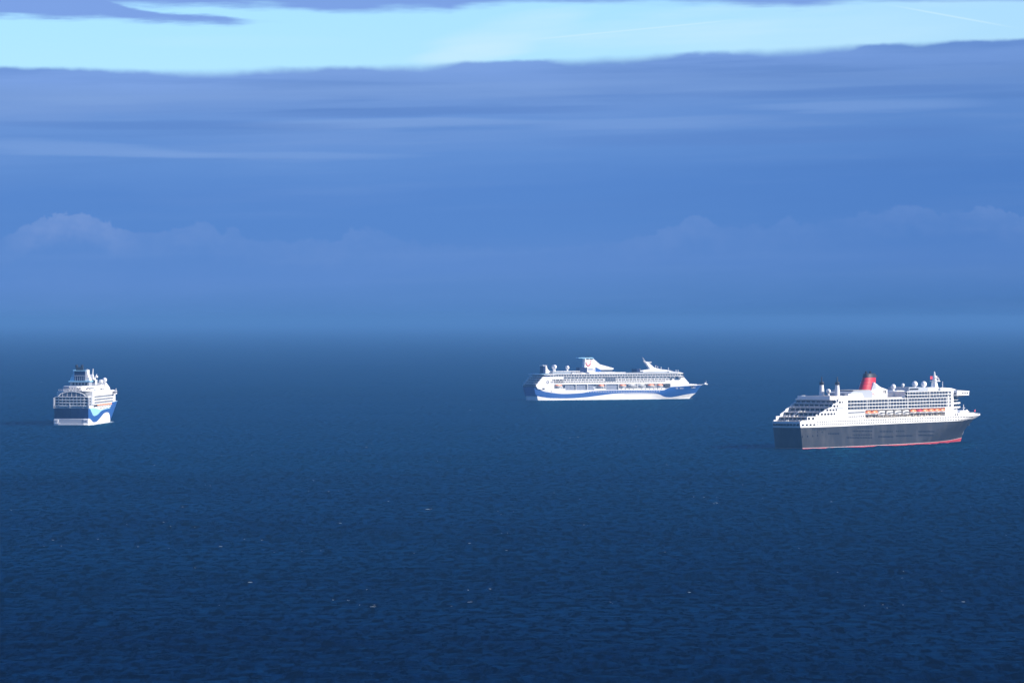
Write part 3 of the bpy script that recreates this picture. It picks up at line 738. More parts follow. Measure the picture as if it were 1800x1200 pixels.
    spread('hull_port', dot('window_glass'), [(20 + 3.0 * i, side(20, 11) - .02, 11.6) for i in range(22)] + [(138 + 3.2 * i, side(150, 8), 7.6) for i in range(18)], rt, 100)
    spread('deadlight', dot('white_paint'), [(75 + 4.1 * i, side(90, 10), 10.4) for i in range(30)], rt, 100)
    # tall grilles in the recess
    for x0, x1 in ((43, 57), (61.5, 75.5), (79.5, 88), (109.5, 126)):
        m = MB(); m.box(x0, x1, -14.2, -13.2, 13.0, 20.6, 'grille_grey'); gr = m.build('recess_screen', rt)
        m = MB(); k = int((x1 - x0) / 2.2)
        for i in range(k + 1):
            x = x0 + (x1 - x0 - .3) * i / k; m.box(x, x + .3, -14.5, -14.21, 13.0, 20.6, 'grey_paint')
        for z in (15.2, 17.7): m.box(x0, x1, -14.55, -14.51, z, z + .35, 'steel')
        m.build('lattice', gr)
    for x in (59.5, 77.6, 107.3, 128, 158.5, 188.5):
        m = MB(); m.box(x - .45, x + .45, -15.9, -15.1, 13.0, 20.68, 'white_paint'); m.build('pillar', rt)
    m = MB(); m.box(25.1, 42.5, -15.6, -12.3, 12.95, 15.6, 'white_paint'); m.box(89, 108, -15.6, -12.3, 12.95, 14.8, 'white_paint'); m.box(129, 204, -15.6, -12.3, 12.95, 15.0, 'white_paint'); m.build('bulwark', rt)
    for i in range(11):
        x = 132 + 6.6 * i
        q = MB(); q.box(x - .8, x + .8, -15.7, -15.3, 13.6, 14.6, 'window_glass'); q.build('window', rt)
    # upper glazed deck and rail
    m = MB(); m.xy(H.deck(9, 232, 17.5, 2.2, 30, 14.0), 31.38, 33.9, 'balcony_glass'); gl = m.build('glazed_deck', rt)
    m = MB(); m.xy(H.deck(3, 234, 17.5, 1.0, 30, 15.6), 33.92, 34.7, 'white_paint', 'deck_grey'); m.build('lido_deck', rt)
    m = MB()
    for i in range(54): m.box(12 + 4.1 * i, 12.5 + 4.1 * i, -14.15, -13.98, 31.4, 33.88, 'white_paint')
    m.build('mullion', gl)
    railing(rt, [(14, -15.2), (229, -15.2)], 34.7, 1.2, 3.2)
    m = MB(); m.box(95, 140, -14.6, -14.2, 34.71, 36.6, 'white_paint'); m.box(140, 226, -14.2, -13.8, 34.71, 36.0, 'rail_glass'); m.build('windscreen', rt)
    m = MB(); m.xz([(212, 34.72), (212, 37.4), (228, 36.2), (236, 34.72)], -13, 13, 'white_paint'); m.box(216, 235.5, -13.6, -12.9, 32.3, 33.6, 'smoke_black'); m.build('observation_lounge', rt)
    m = MB(); m.box(224, 232, -18.3, 18.3, 28.6, 31.0, 'white_paint'); b_ = m.build('bridge', rt)
    m = MB(); m.box(223.9, 232.1, -18.4, -18.2, 29.3, 30.5, 'window_glass'); m.build('bridge_window', b_)
    # stern terraces, blue glass under pale deck edges
    for i, (x, z0, z1) in enumerate(((-3.6, 19.5, 21.9), (-.4, 22.3, 24.8), (2.8, 25.2, 27.7), (6.0, 28.1, 30.7), (9.2, 31.1, 33.6))):
        m = MB(); m.box(x + 1.6, 27 if i < 4 else 18, -14.4, 14.4, z0, z1, 'navy'); m.build('terrace_glass', rt)
        m = MB(); m.xy([(x - 1.0, -9), (x, -14.55), (27, -14.55), (27, 14.55), (x, 14.55), (x - 1.0, 9)], z1 - .35, z1 + .38, 'white_paint', 'teak'); m.build('terrace_deck', rt)
        railing(rt, [(x - .7, -13.5), (x - .9, 13.5)], z1 + .38, 1.0, 3.5)
    m = MB(); m.box(-4.5, 24, -15, 15, 17.4, 19.4, 'navy'); m.box(-6.0, 2, -13.6, 13.6, 19.42, 19.6, 'grey_paint'); m.build('mooring_deck', rt)
    m = MB(); m.box(4, 16, -15.8, 15.8, 34.72, 35.1, 'sky_blue_paint'); m.build('canopy', rt)
    # aft tower, radomes
    m = MB(); m.xz([(15.6, 35.12), (15.6, 45.6), (20.6, 45.6), (22.0, 41.5), (27, 37.2), (27, 35.12)], -4, 4, 'white_paint'); tw = m.build('lift_tower', rt)
    m = MB(); m.box(15.2, 15.59, -3.9, 3.9, 35.2, 45.2, 'navy'); m.box(15.7, 18.8, -4.15, -4.01, 35.3, 45.2, 'navy'); m.build('tower_glass', tw)
    m = MB(); m.box(14.2, 21, -4.5, 4.5, 45.62, 46.2, 'white_paint'); m.build('tower_roof', tw)
    radome('radome', rt, 33.2, -4, 44.0, 2.9, 34.7); radome('radome', rt, 36.4, 3, 43.8, 2.9, 34.7); radome('radome', rt, 53.5, -4, 43.0, 2.7, 34.7)
    m = MB(); m.box(27, 56, -9, 9, 34.72, 37.6, 'rail_glass'); m.box(27, 70, -9.5, 9.5, 37.62, 38.4, 'white_paint'); m.xz([(57, 34.72), (57, 36.6), (74, 36.6), (80, 34.72)], -11, 11, 'white_paint'); m.build('deck_house', rt)
    m = MB(); m.box(59, 73, -11.1, -10.9, 35.2, 36.0, 'window_glass'); m.build('window', rt)
    m = MB(); m.box(73, 83, -4.5, 4.5, 36.65, 43.0, 'navy'); m.build('funnel_casing', rt)
    # funnel: upright aft edge, swept forward fairing
    prof = [(81.6, 43.0), (82.6, 53.6), (83.2, 55.2), (95.5, 55.2), (98, 53.2), (106.6, 47.0), (117, 44.6), (128.4, 41.8), (129.2, 41.0), (126, 39.9), (107.8, 39.9), (101, 42.8), (99, 43.0)]
    m = MB(); m.xz(prof, -2.9, 2.9, 'white_paint'); fn = m.build('funnel', rt)
    m = MB(); m.box(86.2, 99, -2.8, 2.8, 36.6, 42.98, 'white_paint'); m.box(87.5, 95.5, -2.95, -2.7, 39.5, 41.3, 'grille_grey'); m.box(96.2, 98.2, -3.0, -2.7, 38.2, 39.7, 'smoke_black'); m.build('funnel_base', fn)
    m = MB(); m.box(99.05, 109, -2.4, 2.4, 37, 42.6, 'blue_hull'); m.box(109.02, 127, -2.6, 2.6, 37.2, 39.85, 'balcony_glass'); m.build('underside_glass', fn)
    m = MB(); m.box(85, 127, -9.5, 9.5, 34.73, 36.9, 'white_paint'); m.build('deck_house', rt)
    for i in range(7):
        q = MB(); q.box(113 + 2.1 * i, 114.3 + 2.1 * i, -9.6, -9.3, 35.3, 36.3, 'window_glass'); q.build('window', rt)
    m = MB(); m.xz([(71.5, 55.5), (72.6, 56.2), (94, 56.3), (97, 54.8), (95, 54.9), (84, 55.23), (79, 54.2), (78, 54.4), (82, 55.2)], -3.4, 3.4, 'sky_blue_paint'); m.build('funnel_fin', fn)
    m = MB(); m.box(84.4, 88.6, -3.1, -2.7, 53.4, 54.9, 'smoke_black'); m.box(90.0, 95, -3.1, -2.7, 53.4, 54.9, 'smoke_black'); m.build('louvre_panel', fn)
    for x in (86, 89.5, 93):
        m = MB(); m.tube((x, 0, 56.2), (x, 0, 57.6), 1.2, 'smoke_black'); m.build('exhaust_pipe', fn, True)
    # the red smile and its dot
    m = MB(); pts = []
    for i in range(15):
        t = i / 14; a = R(182 + 172 * t)
        pts.append((87.6 + 3.6 * math.cos(a), 49.2 + 3.9 * math.sin(a) + (1.0 if t < .08 else 0), .55 + .25 * math.sin(math.pi * t)))
    for (x0, z0, r0), (x1, z1, r1) in zip(pts, pts[1:]): m.tube((x0, -2.9, z0), (x1, -2.9, z1), r0, 'logo_red', r1, 6)
    m.box(90.6, 92.6, -3.2, -2.8, 50.6, 51.5, 'logo_red'); m.build('smile_logo', fn)
    # navy glass box amidships and raked mast
    m = MB(); m.box(164, 169.5, -6, 6, 34.72, 40.6, 'navy'); m.build('glass_screen', rt)
    m = MB(); m.tube((170.5, -4, 34.7), (170.5, -4, 40.8), .5, 'white_paint'); m.build('vent_post', rt)
    m = MB(); m.box(172, 214, -10, 10, 34.73, 37.6, 'white_paint'); m.box(180, 212, -10.15, -9.95, 35.3, 36.6, 'rail_glass'); m.box(174, 190, -10.2, -9.96, 35.0, 36.4, 'smoke_black'); m.build('deck_house', rt)
    m = MB(); m.xz([(170, 37.62), (182, 39.4), (189, 40.4), (183, 47.2), (180.6, 50.0), (184.4, 50.4), (188, 47.6), (195, 42.4), (203, 40.4), (226, 37.62)], -2.2, 2.2, 'white_paint'); ms = m.build('mast', rt)
    m = MB(); m.tube((182, 0, 50), (177.6, 0, 55.8), .55, 'white_paint', .25); m.box(183.5, 190.4, -2.6, 2.6, 49.2, 49.9, 'white_paint'); m.box(185.5, 190.8, -.5, .5, 48.5, 49.2, 'white_paint'); m.tube((178.6, 0, 51.2), (182, 0, 49.8), .3, 'white_paint'); m.build('radar', ms)
    for x, z in ((197.5, 45), (201, 43.8), (206.5, 43), (218.5, 42), (231, 38.8), (234.5, 38.6)):
        q = MB(); q.tube((x, -2, 36.5), (x, -2, z), .32, 'white_paint', .2, 6); q.ball((x, -2, z - .6), .7, 'white_paint', 8); q.build('aerial', rt)
    # foredeck fittings and bow boom
    m = MB(); m.box(252, 259, -4, 4, 17.8, 19.9, 'white_paint'); m.box(252.5, 255.5, -4.1, -3.9, 18.1, 19.2, 'window_glass'); m.build('winch_house', rt)
    m = MB(); m.tube((259, 0, 18.4), (281, 0, 19.0), .3, 'white_paint', .2, 6); m.box(278.6, 283.8, -1.6, 1.6, 18.9, 19.9, 'white_paint'); m.box(279.4, 281.2, -1.2, 1.2, 19.95, 21.4, 'white_paint'); m.tube((282, 0, 19.9), (282, 0, 24.6), .25, 'white_paint', .15, 6); m.build('bow_boom', rt)
    # names on the bow
    th = math.atan2(H.hb(238, 15) - H.hb(252, 15), 14.0)
    words('MARELLA', 2.4, 'white_paint', rt, (250.5, side(250.5, 15.5) - .35, 14.4), th + R(6))
    words('TUI', 2.4, 'white_paint', rt, (221, side(221, 14.5) - .3, 13.6), R(5))
    words('MARELLA', 1.7, 'white_paint', rt, (228, side(228, 14.5) - .35, 13.8), R(9))
    # boats
    seq = [(32, 11.5, 'orange', 'orange lifeboat alone near the stern of the side-on cruise ship'),
           (100.5, 9.5, 'orange', 'orange lifeboat under the funnel of the side-on cruise ship, between dark grilles'),
           (135, 10.5, 'orange', 'orange lifeboat just aft of the two white tenders on the side-on cruise ship'),
           (150.5, 13.5, 'dark', 'white tender with dark windows, sternmost of the pair on the side-on cruise ship'),
           (166, 13, 'dark', 'white tender with dark windows, foremost of the pair on the side-on cruise ship'),
           (181, 11, 'orange', 'orange lifeboat just forward of the white tenders on the side-on cruise ship'),
           (195.5, 10, 'orange', 'orange lifeboat nearest the bow of the side-on cruise ship')]
    for (x, L, t, lab) in seq: lifeboat(rt, x, -15.0, 18.3 if x > 50 else 19.0, L, t, lab, 4.2, 4.2)
    for x in (25.8, 39, 94.8, 106, 128.9, 142.6, 173.6, 188.0, 202): davit(rt, x, -12.9, 15.0, 20.6, 2.6)
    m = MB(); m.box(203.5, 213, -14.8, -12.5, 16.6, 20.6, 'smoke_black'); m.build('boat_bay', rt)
    return rt
side_ship = side_on_ship()

# =================================================================== CRUISE SHIP SEEN FROM ASTERN
def stern_on_ship():
    rt = root('cruise_ship', -446.8, 5132.9, R(86.5), 'white cruise ship seen from behind, blue stern with rows of balconies', 'cruise ship', 'white and blue cruise ships')
    H = Hull(250, 18.2, curve([(-3, 2), (0, 0), (6.6, -.4), (6.8, .6), (18, -.6)]), curve([(-3, 232), (0, 236), (10, 243), (21, 252)]), 0.955, 0.10, 0.60, 0.78, 21)
    H.bulge = 1.6
    w1 = scurve([(0, 7.0), (8, 6.4), (14, 5.4), (26, 3.2), (38, 2.4), (52, 2.5), (64, 3.5), (78, 5.4), (90, 7.3), (109, 10.1), (128, 10.9), (142, 10.4), (151, 8.6), (156, 6.4), (160, 3.0), (175, 1.0), (250, 1.0)])
    w2 = scurve([(0, 17.0), (10, 16.4), (14, 14.6), (22, 11.6), (30, 9.4), (38, 8.8), (50, 9.0), (64, 9.9), (90, 13.1), (120, 14.3), (154, 14.6), (158, 17.0), (164, 20.6), (250, 21.5)])
    w3 = scurve([(0, 17.1), (30, 16.9), (60, 15.6), (85, 14.4), (120, 15.0), (150, 15.3), (158, 17.4), (164, 20.8), (250, 21.8)])
    tp = curve([(0, 17.2), (154, 17.4), (158, 18.5), (164, 21.0), (250, 22)])
    H.mesh([(w1, 'white_paint', 2), (w2, 'blue_hull', 4), (w3, 'cyan_paint', 2), (tp, 'white_paint', 1)], [(0, 'white_paint'), (6.7, 'white_paint'), (7.0, 'navy'), (17.2, 'navy')], 'deck_grey', 130).build('hull', rt, True)
    side = lambda x, z: -H.hb(x, z)
    # stern platform at the waterline
    m = MB(); m.xy([(-4.0, -13), (-2.4, -17.2), (1.0, -17.6), (1.0, 17.6), (-2.4, 17.2), (-4.0, 13)], .4, 2.0, 'white_paint'); m.build('stern_sponson', rt)
    for y in (-15.2, 15.2):
        m = MB(); m.box(-2.6, .2, y - 2.2, y + 2.2, 2.02, 6.0, 'white_paint'); m.box(-2.75, -2.61, y - 1.2, y + 1.2, 2.8, 5.2, 'grey_paint'); m.build('sponson_tower', rt)
    m = MB(); m.box(-2.25, -1.9, -12.6, 12.6, 2.6, 6.2, 'grey_paint'); m.build('stern_door', rt)
    # mooring deck
    m = MB(); m.box(1.5, 20, -16.6, 16.6, 17.1, 19.6, 'white_paint'); m.build('mooring_deck', rt)
    for i in range(9):
        y = -16 + 4 * i
        q = MB(); q.box(-.4, .1, y - .3, y + .3, 17.2, 19.6, 'white_paint'); q.build('pillar', rt)
    # balcony tiers across the stern
    tiers = [19.8, 22.7, 25.6, 28.6]
    m = MB(); m.box(3.2, 34, -16.4, 16.4, 19.65, 29.0, 'white_paint'); m.build('stern_block', rt)
    for z in tiers:
        m = MB(); m.xy([(-1.2, -12), (-.5, -16.9), (36, -16.9), (36, 16.9), (-.5, 16.9), (-1.2, 12)], z - .25, z + .35, 'white_paint', 'white_paint'); m.build('deck_slab', rt)
    for z in tiers[:3]:
        for i in range(9):
            y = -14.9 + 3.72 * i
            q = MB(); q.box(3.0, 3.3, y - 1.45, y + 1.25, z + .36, z + 2.5, 'window_glass'); q.box(-.6, 3.19, y + 1.5, y + 2.1, z + .36, z + 2.68, 'white_paint'); q.box(-.72, -.62, y - 1.6, y + 1.48, z + .4, z + .8, 'rail_glass'); q.build('balcony', rt)
    m = MB(); m.box(-1.5, -1.1, 1.1, 1.6, 17.3, 22.4, 'white_paint'); m.build('ensign_staff', rt)
    # white corner frame on the starboard quarter
    for sgn in (-1, 1):
        m = MB()
        for (x0, x1, z0, z1) in ((-1.0, 0.6, 17.3, 28.0), (-1.0, 24, 17.25, 19.4)):
            m.box(x0, x1, min(sgn * 17.0, sgn * 18.3), max(sgn * 17.0, sgn * 18.3), z0, z1, 'white_paint')
        m.box(.62, 24, min(sgn * 17.05, sgn * 17.4), max(sgn * 17.05, sgn * 17.4), 19.42, 28.3, 'grey_paint'); m.build('corner_frame', rt)
        if sgn < 0:
            for z in (20.6, 23.4, 26.2):
                for x in (5, 13):
                    q = MB(); q.box(x - 2.6, x + 2.6, -17.55, -17.3, z - .3, z + 1.4, 'window_glass'); q.build('window', rt)
    # lounge with the arched glass
    n = 12; arc = [(-13.8 + 27.6 * i / n, 29.4 + 4.6 * max(0.0, math.sin(math.pi * i / n)) ** .55) for i in range(n + 1)]
    m = MB(); m.yz([(-13.8, 29.0)] + arc + [(13.8, 29.0)], 4.0, 40, 'balcony_glass'); lg = m.build('stern_lounge', rt)
    m = MB()
    for (y0, z0), (y1, z1) in zip(arc, arc[1:]): m.tube((3.6, y0, z0 + .2), (3.6, y1, z1 + .2), .42, 'white_paint', n=6)
    for y in (-9, -4.4, 0.2, 4.8, 9.4): m.box(3.7, 3.98, y - .16, y + .16, 29.1, 33.4, 'white_paint')
    m.build('arch_frame', lg)
    m = MB(); m.xy([(5, -9), (8, -14.5), (46, -16), (46, 16), (8, 14.5), (5, 9)], 34.3, 35.6, 'white_paint', 'teak'); m.build('lido_deck', rt)
    for i in range(5):
        q = MB(); q.box(5.0, 5.6, -10 + 3.3 * i, -8 + 3.3 * i, 34.7, 35.3, 'window_glass'); q.build('window', rt)
    railing(rt, [(5.3, -9), (8.2, -14.3)], 35.6); railing(rt, [(5.3, 9), (8.2, 14.3)], 35.6); railing(rt, [(5.3, -9), (5.3, 9)], 35.6)
    m = MB(); m.xy([(18, -8), (16, -3), (16, 5), (19, 11), (40, 12), (40, -12)], 35.62, 39.4, 'white_paint'); m.build('deck_house', rt)
    m = MB(); m.xy([(15.5, 4.5), (17.5, 10.5), (24, 12.5), (26, 4.5)], 36.9, 39.0, 'grey_paint'); m.build('bar_canopy', rt)
    for i in range(5):
        q = MB(); q.box(16.0, 16.8, -7 + 2.6 * i, -5.6 + 2.6 * i, 36.4, 37.6, 'window_glass'); q.build('window', rt)
    # side wall with three recessed grooves of cabins
    m = MB(); m.box(24.1, 184, -16.6, 16.6, 17.2, 33.4, 'white_paint'); m.build('cabin_block', rt)
    zs = [(17.3, 20.2), (21.0, 21.0)]
    edges = [(20.1, 21.2), (22.9, 24.2), (25.9, 27.2), (28.9, 33.5)]
    for z0, z1 in edges:
        for ya, yb in ((-18.1, -16.61), (16.61, 18.1)): m = MB(); m.box(24.2, 186, ya, yb, z0, z1, 'white_paint'); m.build('side_wall', rt)
    for x0, x1 in ((24.2, 38), (176, 186)):
        for ya, yb in ((-18.07, -16.62), (16.62, 18.07)): m = MB(); m.box(x0, x1, ya, yb, 21.2, 28.9, 'white_paint'); m.build('wall_panel', rt)
    def cabin():
        q = MB(); q.box(-2.0, 2.0, -.1, .1, .2, 1.6, 'balcony_glass'); q.box(2.6, 2.8, -1.3, -.12, .02, 1.68, 'white_paint'); q.box(-2.7, 2.7, -1.36, -1.31, 0, .75, 'rail_glass'); return q
    spread('balcony', cabin, [(41 + 5.6 * i, -16.62, z) for i in range(24) for z in (21.21, 24.21, 27.21)], rt, 100)
    # upper decks
    m = MB(); m.box(40, 176, -14, 14, 33.5, 36.6, 'white_paint', 'teak'); m.build('upper_house', rt)
    for (x0, x1, z) in ((28, 72, 34.6), (30, 76, 37.0)):
        q = MB(); q.box(x0, x1, -15.3 if z < 36 else -13.2, -13.9 if z < 36 else -11.8, z, z + .9, 'grey_paint'); q.build('window_band', rt)
    m = MB(); m.box(40.02, 172, -12, 12, 36.62, 39.2, 'white_paint', 'deck_grey'); m.build('upper_house', rt)
    m = MB(); m.box(108, 124, -14.15, -13.9, 34.6, 35.6, 'window_glass'); m.box(128, 136, -14.15, -13.9, 34.8, 35.6, 'window_glass'); m.build('window_band', rt)
    m = MB(); m.xz([(150, 36.7), (150, 41.5), (158, 41.2), (184, 35.5), (186, 33.5), (184, 33.52)], -13.5, 13.5, 'white_paint'); m.build('observation_lounge', rt)
    # front wall, bridge wing
    m = MB(); m.xy(H.deck(184.2, 214, 20, 1.6, 10), 20.5, 30, 'white_paint'); m.build('front_wall', rt)
    m = MB(); m.box(168, 180, -21.6, 21.6, 29.2, 32.4, 'white_paint'); b_ = m.build('bridge', rt)
    m = MB(); m.box(167.9, 180.1, -21.75, -21.5, 30.4, 31.6, 'window_glass'); m.box(167.85, 168.2, -21, -18.6, 30.3, 31.6, 'window_glass'); m.build('bridge_window', b_)
    m = MB(); m.tube((176, -21, 32.4), (176, -21, 35), .3, 'white_paint'); m.build('aerial', rt)
    # funnel: blue glass back between white stepped sides, twin dark uptakes
    m = MB(); m.box(56, 78, -9.8, 9.8, 39.22, 43.2, 'pale_grey'); [m.box(55.8, 56.2, -8 + 3.3 * i, -6.2 + 3.3 * i, 40, 42.4, 'window_glass') for i in range(5)]; m.build('funnel_base', rt)
    m = MB(); m.box(54, 80, -11.0, 11.0, 43.22, 44.3, 'sky_blue_paint'); fn = m.build('funnel', rt)
    m = MB(); m.box(58, 74, -5.4, 5.4, 44.32, 54.4, 'navy'); m.build('funnel_core', fn)
    m = MB()
    for i in range(5): m.box(57.7, 57.99, -4.6 + 2.2 * i, -4.2 + 2.2 * i, 44.5, 49, 'grey_paint')
    m.box(57.3, 57.98, -5.4, 5.4, 49.3, 50.0, 'grey_paint'); m.box(57, 75, -6.4, 6.6, 54.42, 55.0, 'sky_blue_paint'); m.build('funnel_frame', fn)
    for sgn in (-1, 1):
        m = MB()
        for i, (z0, z1, w) in enumerate(((44.32, 45.6, 4.6), (45.9, 47.2, 4.2), (47.5, 48.7, 3.4), (49.3, 50.4, 2.8), (51, 52.2, 2.4), (52.8, 55.6, 2.2))):
            a_, b2 = sgn * 5.42, sgn * (5.42 + w); m.box(59 + i * .6, 76, min(a_, b2), max(a_, b2), z0, z1, 'white_paint' if sgn < 0 else 'sky_blue_paint')
        m.box(61, 75, min(sgn * 5.44, sgn * 7.4), max(sgn * 5.44, sgn * 7.4), 44.4, 55, 'white_paint' if sgn < 0 else 'sky_blue_paint')
        m.build('funnel_side', fn)
    m = MB(); m.box(60.4, 72, -8.7, -8.45, 46, 47.2, 'logo_red'); m.box(61, 66, -7.6, -7.41, 48.9, 50.4, 'logo_red'); m.build('smile_logo', fn)
    for y in (3.4, -1.2):
        m = MB(); m.tube((66, y, 54.9), (66, y * 1.25 + .2, 60.6), 1.6, 'smoke_black', 1.35); m.build('exhaust_pipe', fn, True)
    m = MB(); m.box(64.5, 67.5, -2.6, 4.8, 55.02, 58.2, 'smoke_black'); m.build('uptake_casing', fn)
    # mast
    m = MB(); m.box(132, 146, -5.6, 5.6, 39.22, 44.6, 'white_paint'); m.box(131.8, 131.99, -5, 5, 41.4, 44.4, 'navy'); ms = m.build('mast', rt)
    m = MB(); m.loft([[(134 + a, b, z) for a, b in ((-s_, -s_ * .9), (s_, -s_ * .9), (s_, s_ * .9), (-s_, s_ * .9))] for s_, z in ((4.6, 44.62), (4.0, 46.5), (3.2, 50))], 'white_paint'); m.build('mast_house', ms)
    for y, zt in ((3.6, 55.6), (-2.6, 56.2)):
        m = MB(); m.tube((136, y * .8, 49.8), (136, y, zt), .75, 'white_paint', .4); m.build('mast_prong', ms)
    m = MB(); m.tube((138, -4, 44.6), (138, -6.2, 50.2), .8, 'white_paint', .5); m.ball((138, -6.4, 47.6), 1.1, 'white_paint', 8); m.build('radar', ms)
    for x, y, z, r in ((146, -9.5, 42.6, 2.1), (158, -11.5, 44.0, 2.5), (152, -7.5, 42.8, 1.6), (140, -10.5, 41.8, 1.6)):
        radome('radome', rt, x, y, z, r, 38.5)
    # boat deck
    m = MB(); m.box(42, 156, -16.9, -16.605, 17.95, 20.05, 'smoke_black'); m.build('boat_bay', rt)  # black strip painted in as recess shade, darkening the gaps between boats
    m = MB(); m.box(40, 158, -18.1, -16.62, 17.25, 17.9, 'white_paint'); m.build('boat_deck', rt)
    for i in range(11):
        x = 80 + 7.2 * i
        if i in (2, 5, 8): continue
        q = MB(); q.box(x - 1.3, x + 1.3, side(x, 15) - .12, side(x, 15) + .4, 15.2, 16.4, 'window_glass'); q.build('window', rt)
    lab = ['orange lifeboat closest to the stern on the stern-on cruise ship', 'orange lifeboat second from the stern on the stern-on cruise ship', 'orange lifeboat third from the stern on the stern-on cruise ship', 'orange lifeboat fourth from the stern on the stern-on cruise ship',
           'orange lifeboat second from the bow on the stern-on cruise ship', 'orange lifeboat closest to the bow on the stern-on cruise ship']
    for i, l in enumerate(lab):
        x = 62 + 17.6 * i
        lifeboat(rt, x, -18.6, 19.0, 8.6, 'orange', l, 3.4, 2.8)
        davit(rt, x + 8.6, -17.4, 17.9, 20.08, 1.6)
    return rt
stern_ship = stern_on_ship()

# =================================================================== SEA
def sea_material():
    m = bpy.data.materials.new('sea_water'); m.use_nodes = True; nt = m.node_tree; nt.nodes.clear(); t = N(nt)
    geo = t.n('ShaderNodeNewGeometry')
    pos = geo.outputs['Position']
    mp = t.n('ShaderNodeMapping'); mp.inputs['Rotation'].default_value = (0, 0, R(18)); mp.inputs['Scale'].default_value = (0.6, 1.0, 1.0); t.L.new(pos, mp.inputs[0])
    w1 = t.noise(mp.outputs[0], 0.10, 5, 0.6, '2D', .4)          # wind sea, ~10 m
    w2 = t.noise(mp.outputs[0], 0.45, 4, 0.6, '2D')              # chop
    w3 = t.noise(mp.outputs[0], 0.022, 3, 0.5, '2D')             # groups of waves
    h = t.math('ADD', t.math('MULTIPLY', w1, 2.3), t.math('MULTIPLY', w2, 0.12))
    mp3 = t.n('ShaderNodeMapping'); mp3.inputs['Rotation'].default_value = (0, 0, R(-4)); mp3.inputs['Scale'].default_value = (0.075, 0.026, 1.0); t.L.new(pos, mp3.inputs[0])
    w4 = t.noise(mp3.outputs[0], 1.0, 4, 0.6, '2D', .3)
    h = t.math('ADD', h, t.math('MULTIPLY', w3, 1.5))
    h = t.math('ADD', h, t.math('MULTIPLY', w4, 4.0))
    bp = t.n('ShaderNodeBump'); bp.inputs['Strength'].default_value = 1.0; bp.inputs['Distance'].default_value = 1.0
    t.L.new(h, bp.inputs['Height'])
    # gusts roughen the surface in patches
    mp2 = t.n('ShaderNodeMapping'); mp2.inputs['Scale'].default_value = (0.5, 1.0, 1.0); t.L.new(pos, mp2.inputs[0])
    gust = t.noise(mp2.outputs[0], 0.0035, 5, 0.6, '2D')
    # light coming back out of deep water, and the rough surface's reflection of the sky
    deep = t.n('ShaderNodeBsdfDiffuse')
    mp5 = t.n('ShaderNodeMapping'); mp5.inputs['Rotation'].default_value = (0, 0, R(-2)); mp5.inputs['Scale'].default_value = (1 / 5.5, 1 / 21.0, 1.0); t.L.new(pos, mp5.inputs[0])
    cat = t.noise(mp5.outputs[0], 1.0, 6, 0.78, '2D', .15)            # cat's paws: wind-ruffled and slicker water; also drives the painted ripple tone
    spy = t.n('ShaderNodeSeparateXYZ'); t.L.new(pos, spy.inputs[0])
    tone_patch = t.noise(mp2.outputs[0], 0.0011, 4, 0.55, '2D')               # random clearer and greener patches, breaking up the painted foreground shade
    shade_mix = t.math('ADD', t.smooth(spy.outputs[1], 1500.0, 4600.0), t.math('MULTIPLY', t.math('SUBTRACT', tone_patch, 0.5), 0.9), clamp=True)  # foreground shade painted in: water colour darkens towards the camera
    body = t.mix(shade_mix, (0.0001, 0.0062, 0.0245), (0.0004, 0.0205, 0.0530))
    rip_shade = t.smooth(cat, 0.36, 0.64, 0.62, 1.38)                          # light and dark sides of the ripples, painted into the water colour
    t.L.new(t.mix(1.0, body, t.comb(rip_shade, rip_shade, rip_shade), 'MULTIPLY'), deep.inputs['Color'])
    gl = t.n('ShaderNodeBsdfGlossy'); gl.inputs['Color'].default_value = (0.025, 0.21, 0.35, 1)
    t.L.new(t.smooth(gust, .3, .7, .12, .26), gl.inputs['Roughness']); t.L.new(bp.outputs[0], gl.inputs['Normal'])
    fr = t.n('ShaderNodeFresnel'); fr.inputs['IOR'].default_value = 1.33; t.L.new(bp.outputs[0], fr.inputs['Normal'])
    ms = t.n('ShaderNodeMixShader')
    cat = t.smooth(cat, 0.36, 0.64, 0.05, 1.25)
    cat = t.math('MULTIPLY', cat, t.smooth(gust, .3, .7, .82, 1.12))
    ff = t.n('ShaderNodeFresnel'); ff.inputs['IOR'].default_value = 1.33; t.L.new(t.comb(0.0, 0.0, 1.0), ff.inputs['Normal'])
    cat = t.math('MULTIPLY', cat, t.math('POWER', ff.outputs[0], 1.6))       # crests hide the reflecting slopes less the flatter the view
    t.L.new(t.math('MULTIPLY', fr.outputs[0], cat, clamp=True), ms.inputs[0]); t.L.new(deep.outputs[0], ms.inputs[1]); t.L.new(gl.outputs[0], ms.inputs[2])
    o = t.n('ShaderNodeOutputMaterial'); t.L.new(ms.outputs[0], o.inputs[0])
    MATS['sea_water'] = m
sea_material()
